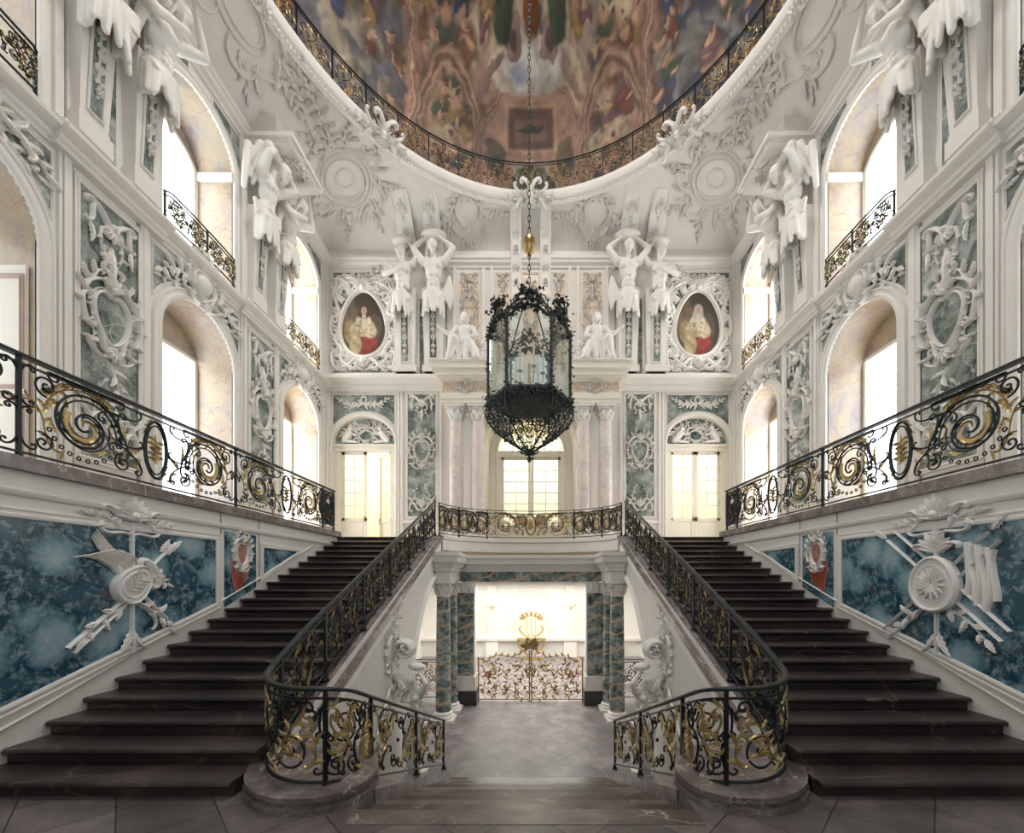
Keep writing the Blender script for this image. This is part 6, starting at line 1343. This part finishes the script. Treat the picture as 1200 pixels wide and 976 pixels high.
for s in (-1, 1):
    nm = SIDE[s]; angw = -s*-1*PI/2 if s < 0 else PI/2; angw = -PI/2 if s < 0 else PI/2
    # back wall pairs
    place_fig(ATL['fold'], 'white stucco maiden with one arm folded, outer bearer, %s of the far wall' % nm, (s*4.56, YB-.40, 9.95), PI, 1.92, s)
    place_fig(ATL['up'], 'bare-chested white atlas with raised arms, inner bearer, %s of the far wall' % nm, (s*3.44, YB-.46, 9.98), PI, 2.02, s)
    for i, c in ((1, 7.28), (2, 11.38)):
        wd = WORD[i]
        place_fig(ATL['bent'], 'bent bearded stucco atlas, nearer of two on the %s pier of the %s wall' % (wd, nm), (s*(WX-.36), c-.50, 9.48), angw, 1.72, s)
        place_fig(ATL['bent2'], 'twisting bearded stucco atlas, farther of two on the %s pier of the %s wall' % (wd, nm), (s*(WX-.36), c+.50, 9.48), angw, 1.70, s)
        t = thing('ceiling_slab', 'moulded stucco slab resting on the two atlantes of the %s pier of the %s wall' % (wd, nm), 'impost slab', (s*WX, c, 11.42), 'slabs on the atlantes'); a = MB()
        a.box((min(s*WX, s*6.25), c-.72, 11.30), (max(s*WX, s*6.25), c+.72, 11.44)); a.box((min(s*WX, s*6.15), c-.80, 11.441), (max(s*WX, s*6.15), c+.80, 11.54)); a.box((min(s*WX, s*6.75), c-.5, 11.541), (max(s*WX, s*6.75), c+.5, 12.3)); a.build('slab_body', M['stucco'], t)
        a = MB(); f = Fr((s*6.25, c, 11.37), (0, 1, 0), (0, 0, 1), (-s, 0, 0))
        for q in (-1, 1): sscroll(a, f, (q*.05, 0), (q*.6, 0), 'S', q, .03, .06, .8)
        f = Fr((s*6.6, c, 11.299), (0, 1, 0), (1, 0, 0), (0, 0, -1)); cartouche(a, f, .34, .30, 'oval', 1, 1, 1.0); a.build('stucco_ornament', M['relief'], t, True)
# seated groups on the portal blocks
def seated():
    a = MB()
    a.ell((0, 0, .12), (.24, .22, .14)); 
    for z, r in ((.28, .135), (.42, .15), (.53, .16)): a.ell((0, .0, z), (r, .11, .12))
    a.capsule((-.18, 0, .58), .07, (.18, 0, .58), .07); a.capsule((0, 0, .6), .055, (.02, .02, .72), .05); head(a, (.02, .06, .80), (.5, 1, -.1), False, True)
    arm(a, (-.2, .02, .57), (-.34, .08, .40), (-.52, .16, .48), .9, (0, 0, 1)); arm(a, (.2, .02, .57), (.30, .10, .38), (.14, .26, .28), .9, (0, 0, 1))
    a.capsule((-.1, .06, .14), .12, (-.20, .38, .16), .10); a.capsule((-.20, .38, .16), .09, (-.30, .40, -.26), .06); a.capsule((.1, .06, .14), .12, (.14, .38, .10), .10); a.capsule((.14, .38, .10), .09, (.10, .42, -.26), .06)
    rg = random.Random(2)
    for i in range(16):
        x = -.42+.055*i; a.capsule((x*.6, .30+.1*rg.random(), .12), .05, (x+rg.uniform(-.06, .06), .34+.14*rg.random(), -.26), .03, 8)
    for i in range(6): a.capsule((-.3+.1*i, .05, .25), .05, (-.35+.14*i, .15, .02), .05, 8)
    return a
def putto():
    a = MB(); a.ell((0, 0, .10), (.12, .11, .10)); a.ell((0, .01, .24), (.105, .09, .12)); a.ell((0, .02, .36), (.10, .085, .07)); head(a, (0, .05, .50), (.2, 1, -.1), k=1.0)
    for q in (-1, 1):
        a.capsule((q*.06, .04, .08), .065, (q*.12, .20, .08), .055); a.capsule((q*.12, .20, .08), .05, (q*.13, .24, -.12), .035); a.capsule((q*.1, .02, .36), .042, (q*.20, .08, .26), .036)
    arm(a, (.18, .08, .28), (.20, .10, .26), (.14, .22, .30), .6, (0, 0, 1)); arm(a, (-.18, .08, .28), (-.22, .08, .30), (-.26, .14, .44), .6, (1, 0, 0)); a.ell((0, .02, .02), (.22, .18, .07)); return a
MS = bake(seated(), 'seated_figure', .014); MP = bake(putto(), 'putto_figure', .012)
for s in (-1, 1):
    nm = SIDE[s]
    place_fig(MS, 'draped white stucco figure seated on the entablature over the %s pink columns' % nm, (s*2.30, 14.25, 7.29+.43), PI, 1.62, s, 'seated figures on the entablature', 'seated_statue')
    place_fig(MP, 'chubby white stucco putto sitting beside the draped figure over the %s pink columns' % nm, (s*1.66, 14.22, 7.29+.10), PI, 1.35, s, 'putti on the entablature', 'putto_statue')
# herm figures at the foot of the inner stringers
for s in (-1, 1):
    nm = SIDE[s]
    t = place_fig(ATL['fold'], 'white draped stucco herm leaning under a large volute below the %s stair railing' % nm, (s*2.06, 7.55, -2.62), PI+s*.55, .95, s, 'herms below the stair railings', 'herm_statue')
    t2 = thing('herm_pedestal', 'tapering white pedestal carrying the draped herm below the %s stair railing' % nm, 'pedestal', (s*2.12, 7.6, ZG), 'herm pedestals'); a = MB()
    a.hexa([(s*2.12+x*.10, 7.6+y*.10, -3.6) for x, y in ((-1, -1), (1, -1), (1, 1), (-1, 1))], [(s*2.12+x*.19, 7.6+y*.19, -2.72) for x, y in ((-1, -1), (1, -1), (1, 1), (-1, 1))]); a.box((s*2.12-.2, 7.4, -3.9), (s*2.12+.2, 7.8, -3.6)); a.build('pedestal_shaft', M['relief'], t2)
    t3 = thing('volute_bracket', 'big white stucco volute curling over the herm below the %s stringer' % nm, 'bracket', (s*2.3, 7.6, -1.4), 'volutes over the herms'); a = MB(); f = Fr((s*2.3, 7.55, -1.40), (-s, 0, 0), (0, 0, 1), (0, -1, 0))
    P = spiral((.0, .05), .20, PI*.9, 1.5, -1, 44, .08)
    for h_ in (-.16, -.05, .06): strip(a, f, P, np.linspace(.05, .018, 44), .09, h_)
    P2 = np.array([(-.19, .12), (-.23, -.1), (-.2, -.35), (-.05, -.5), (.05, -.68)]); P2 = spline(np.c_[P2, np.zeros(5)], 8)[:, :2]; 
    for h_ in (-.14, .02): strip(a, f, P2, .07, .12, h_)
    for k in range(5): leaf(a, f, P2[4+6*k], -PI/2-.8*(-1)**k, .24, .06, .6*(-1)**k, .08, .1)
    a.build('volute_body', M['relief'], t3, True)

# ================================================================== LANTERN
LX, LY = 0.0, 7.6; LR_ = .76; Z0, Z1 = 3.25, 4.42
LT = thing('hanging_lantern', 'large dark foliate six-sided glass lantern with candles hanging on a long chain', 'lantern', (LX, LY, 2.3))
hexp = [np.array([LX+LR_*math.cos(k*PI/3), LY+LR_*math.sin(k*PI/3)]) for k in range(6)]
rgl = np.random.RandomState(11)
def leaves_along(mb, P, n, size, spread=.03):
    P = np.asarray(P, float); q = rgl.rand(n)*(len(P)-1); i = q.astype(int); f = (q-i)[:, None]; j = np.minimum(i+1, len(P)-1); B = P[i]*(1-f)+P[j]*f+rgl.randn(n, 3)*spread
    d = rgl.randn(n, 3); d /= np.linalg.norm(d, axis=1)[:, None]; e = np.cross(d, rgl.randn(n, 3)); e /= np.linalg.norm(e, axis=1)[:, None]; nn = np.cross(d, e); L = size*(.6+.8*rgl.rand(n))[:, None]
    V = np.stack([B, B+d*L*.45+e*L*.33+nn*L*.10, B+d*L, B+d*L*.45-e*L*.33+nn*L*.10, B+d*L*.5-nn*L*.05], 1).reshape(-1, 3)
    k = np.arange(n)[:, None]*5; Q = np.concatenate([k+np.array([[0, 1, 2, 4]]), k+np.array([[0, 4, 2, 3]])]); mb.add(V, Q)
fo = MB()
for k in range(6):
    p = hexp[k]; q = hexp[(k+1) % 6]; a = MB(); P = np.array([(p[0], p[1], z) for z in np.linspace(Z0-.1, Z1+.1, 10)]); a.tube3(P, .028, 8); a.build('lantern_post', M['bronze'], LT, True); leaves_along(fo, P, 120, .05, .022)
    a = MB(); fm_ = (p+q)/2; U = np.array([*(q-p), 0])/np.linalg.norm(q-p); nrm = np.array([fm_[0]-LX, fm_[1]-LY, 0]); nrm /= np.linalg.norm(nrm); f = Fr((*fm_, 0), U, (0, 0, 1), nrm); hw = np.linalg.norm(q-p)/2-.03
    fbox(a, f, -hw, hw, Z0, Z1+.08, -.004, .004); a.build('lantern_pane', M['glass'], LT)
    a = MB(); fbox(a, f, -hw, hw, Z0-.03, Z0+.02, -.02, .02); a.build('lower_rail', M['bronze'], LT); a = MB()
    P = np.array([(u, Z1+.02+.20*math.cos(u/hw*PI/2)) for u in np.linspace(-hw, hw, 16)]); wire(a, f, P, .022); P3 = f(P[:, 0], P[:, 1], np.zeros(16)); leaves_along(fo, P3, 120, .075, .03)
    P4 = f(P[:, 0]*.9, P[:, 1]+.22, np.zeros(16)); leaves_along(fo, P4[3:-3], 110, .075, .05)
    for g in (-1, 1): wire(a, f, scroll((g*hw*.95, Z1+.05), (g*.08, Z1+.42), 'S', -g, .9, 30), .013); wire(a, f, spiral((g*.2, Z1+.30), .10, 0, 1.4, g, 24), .010)
    a.build('lantern_rail', M['bronze'], LT)
    # ribs of the crown and of the basket below
    t = np.linspace(0, 1, 20); d = (p-np.array([LX, LY])); P = np.stack([LX+d[0]*(1-t)**.8*(1-.0*t), LY+d[1]*(1-t)**.8, Z1+.15+.62*np.sin(t*PI/2)**1.5], 1); a = MB(); a.tube3(P, .016, 6); leaves_along(fo, P[:6], 20, .06, .03); a.build('crown_rib', M['bronze'], LT, True); a = MB()
    r_ = 1.0+.20*np.sin(np.clip(t*3.2, 0, PI))-1.0*np.clip((t-.12)/.88, 0, 1)**1.2; P = np.stack([LX+d[0]*r_, LY+d[1]*r_, Z0-.03-.93*t**.9], 1); a.tube3(P, .016, 6); leaves_along(fo, P, 60, .055, .025)
    a.build('basket_rib', M['bronze'], LT, True)
    dm = (p+q)/2-np.array([LX, LY]); BP = lambda tt, w_: None
    a = MB()
    for (tc, rr) in ((.12, .10), (.30, .085), (.46, .07), (.62, .055)):
        for w_ in (-.5, 0, .5):
            rad = (1.0+.20*math.sin(min(tc*3.2, PI))-1.0*max(0, (tc-.12)/.88)**1.2); ce = np.array([LX+(dm[0]+(q-p)[0]*w_*.55)*rad, LY+(dm[1]+(q-p)[1]*w_*.55)*rad, Z0-.03-.93*tc**.9]); f5 = Fr(ce, U, np.array([-nrm[0]*.4, -nrm[1]*.4, -1.0]), nrm)
            wire(a, f5, ring((0, 0), rr, rr*1.1, 16), .009); wire(a, f5, spiral((0, 0), rr*.8, w_*3, 1.3, 1, 18), .008)
            if tc < .4: leaves_along(fo, np.array([ce+U*rr*math.cos(x)+np.array([0, 0, rr])*math.sin(x) for x in np.linspace(0, 6.28, 8)]), 12, .05, .02)
    a.build('basket_scrollwork', M['bronze'], LT)
    P = np.array([(*(p*(1-x)+q*x), Z0-.06) for x in np.linspace(0, 1, 12)]); leaves_along(fo, P, 110, .07, .05)
fo.build('lantern_leaves', M['bronze'], LT, kind='stuff')
a = MB(); a.lathe([(0, Z0-.12), (.35, Z0-.12), (.60, Z0-.06), (.66, Z0-.03), (.64, Z0), (.3, Z0-.02), (0, Z0-.01)], (LX, LY, 0), 18); a.build('drip_pan', M['bronze'], LT)
a = MB(); a.lathe([(0, 2.14), (.03, 2.15), (.045, 2.20), (.02, 2.25), (.06, 2.30), (.03, 2.36), (0, 2.4)], (LX, LY, 0), 12)
for k in range(6):
    d = np.array([math.cos(k*PI/3), math.sin(k*PI/3), 0]); f = Fr((LX, LY, 2.34), d, (0, 0, 1), (-d[1], d[0], 0)); wire(a, f, spiral((.11, .0), .09, PI, 1.3, -1, 22), .012)
a.build('finial', M['bronze'], LT)
a = MB(); a.lathe([(.03, Z0), (.05, Z0+.1), (.02, Z0+.2), (.045, Z0+.4), (.02, Z0+.55), (.03, Z0+.7), (0, Z0+.75)], (LX, LY, 0), 12)
for k in range(8):
    d = np.array([math.cos(k*PI/4+.2), math.sin(k*PI/4+.2), 0]); f = Fr((LX, LY, Z0+.28), d, (0, 0, 1), (-d[1], d[0], 0)); rr = .30 if k % 2 else .42
    wire(a, f, [(0, 0), (.1, -.08), (.2, -.10), (rr-.04, -.05), (rr, .05), (rr, .16)], .012); c = f(np.array(rr), np.array(.16), np.array(0.)); a.lathe([(.02, 0), (.05, .02), (.045, .035), (0, .03)], tuple(c), 10)
cb = a.build('candelabrum', M['brass'], LT)
for k in range(8):
    rr = .30 if k % 2 else .42; c = (LX+rr*math.cos(k*PI/4+.2), LY+rr*math.sin(k*PI/4+.2), Z0+.46); a = MB(); a.lathe([(0, 0), (.022, 0), (.022, .42), (.012, .43), (0, .43)], c, 10); a.build('candle', M['candle'], cb)
a = MB(); a.lathe([(0, 5.15), (.03, 5.16), (.045, 5.22), (.02, 5.28), (.05, 5.34), (0, 5.36)], (LX, LY, 0), 10); ztop = DZ0+DHT-.3; zs = np.arange(5.4, ztop, .115)
for i, z in enumerate(zs):
    if 5.98 < z < 6.36: continue
    n_ = 10; an = np.linspace(0, 2*PI, n_, endpoint=False); dirv = np.array([1, 0, 0]) if i % 2 else np.array([0, 1, 0]); P = np.array([LX, LY, z])+np.outer(np.cos(an)*.024, dirv)+np.outer(np.sin(an)*.068, [0, 0, 1])
    P = np.vstack([P, P[:1]]); a.tube3(P, .0085, 5, False)
a.build('chain', M['bronze'], LT)
a = MB(); a.lathe([(0, 5.97), (.04, 5.98), (.05, 6.02), (.10, 6.08), (.115, 6.17), (.10, 6.28), (.05, 6.33), (.04, 6.37), (0, 6.38)], (LX, LY, 0), 18); a.build('counterweight', M['brass'], LT, True)

# ================================================================== THINGS IN THE ROOMS BEYOND
for s in (-1, 1):
    t = thing('wall_sconce', 'small crystal wall sconce on the %s of the niche in the hall beyond the gate' % SIDE[s], 'lamp', (s*1.85, YH, -1.35), 'sconces in the garden hall'); f = HF.at(s*1.85, -1.35, .16); a = MB()
    for q in (-1, 0, 1): wire(a, f, scroll((0, -.1), (q*.22+.001, .08), 'S', 1 if q >= 0 else -1, .5, 20, .8), .012, 5, .05)
    a.build('sconce_arm', M['gold'], t); a = MB()
    for q in (-1, 0, 1): c = f(np.array(q*.22), np.array(.1), np.array(.06)); a.lathe([(.0, 0), (.02, 0), (.02, .16), (0, .17)], tuple(c), 8)
    a.build('sconce_candle', M['candle'], t)
    a = MB()
    for q in range(7): c = f(np.array((q-3)*.08), np.array(-.05-.06*(q % 2)), np.array(.06)); a.ell(tuple(c), (.018, .018, .035), 6, 5)
    a.build('crystal_drop', M['glass'], t)
t = thing('gilded_console', 'gilded carved console with leafy crest before the niche beyond the gate', 'console table', (0, 18.9, ZG)); a = MB(); f = Fr((0, 18.8, ZG), (1, 0, 0), (0, 0, 1), (0, -1, 0))
for q in (-1, 1): sscroll(a, f, (q*.15, .0), (q*.55, .85), 'S', q, .05, .08, .7); sscroll(a, f, (q*.1, 1.1), (q*.5, 1.5), 'C', q, .04, .06, .7)
fbox(a, f, -.65, .65, .88, .98, -.25, .15); fbox(a, f, -.5, .5, 0, .06, -.2, .1)
for k in range(14): leaf(a, f, (.3*math.cos(k*PI/13), 1.85+.12*math.sin(k*PI/13)), k*PI/13+.3*(-1)**k, .3, .06, .5*(-1)**k, .05)
for q in (-.2, 0, .2): fbox(a, f, q-.01, q+.01, .98, 1.95, -.01, .01)
a.build('console_body', M['giltred'], t)
for s in (-1, 1):
    t = thing('gilt_chair', 'round-backed gilt chair with brown upholstery behind the %s leaf of the central glass door' % SIDE[s], 'chair', (s*.42, 17.6, ZU)); f = Fr((s*.42, 17.6, ZU), (1, 0, 0), (0, 0, 1), (0, -1, 0)); M.setdefault('upholstery', plain('brown upholstery', (.20, .11, .05), .7))
    a = MB(); P = archpts(0, .26, .55, 1.35, .28, 14); plate(a, f, P[::-1], 0, .06); a.build('backrest', M['upholstery'], t)
    a = MB(); wire(a, f, P, .03, 6, .03); a.build('back_frame', M['gold'], t); a = MB(); fbox(a, f, -.28, .28, .42, .52, 0, .55); a.build('seat', M['upholstery'], t)
    for x in (-.24, .24):
        for h_ in (.02, .5): a = MB(); a.tube3(f(np.array([x, x*1.05, x]), np.array([.43, .2, 0.]), np.array([h_]*3)), [.03, .022, .016], 8); a.build('leg', M['gold'], t)
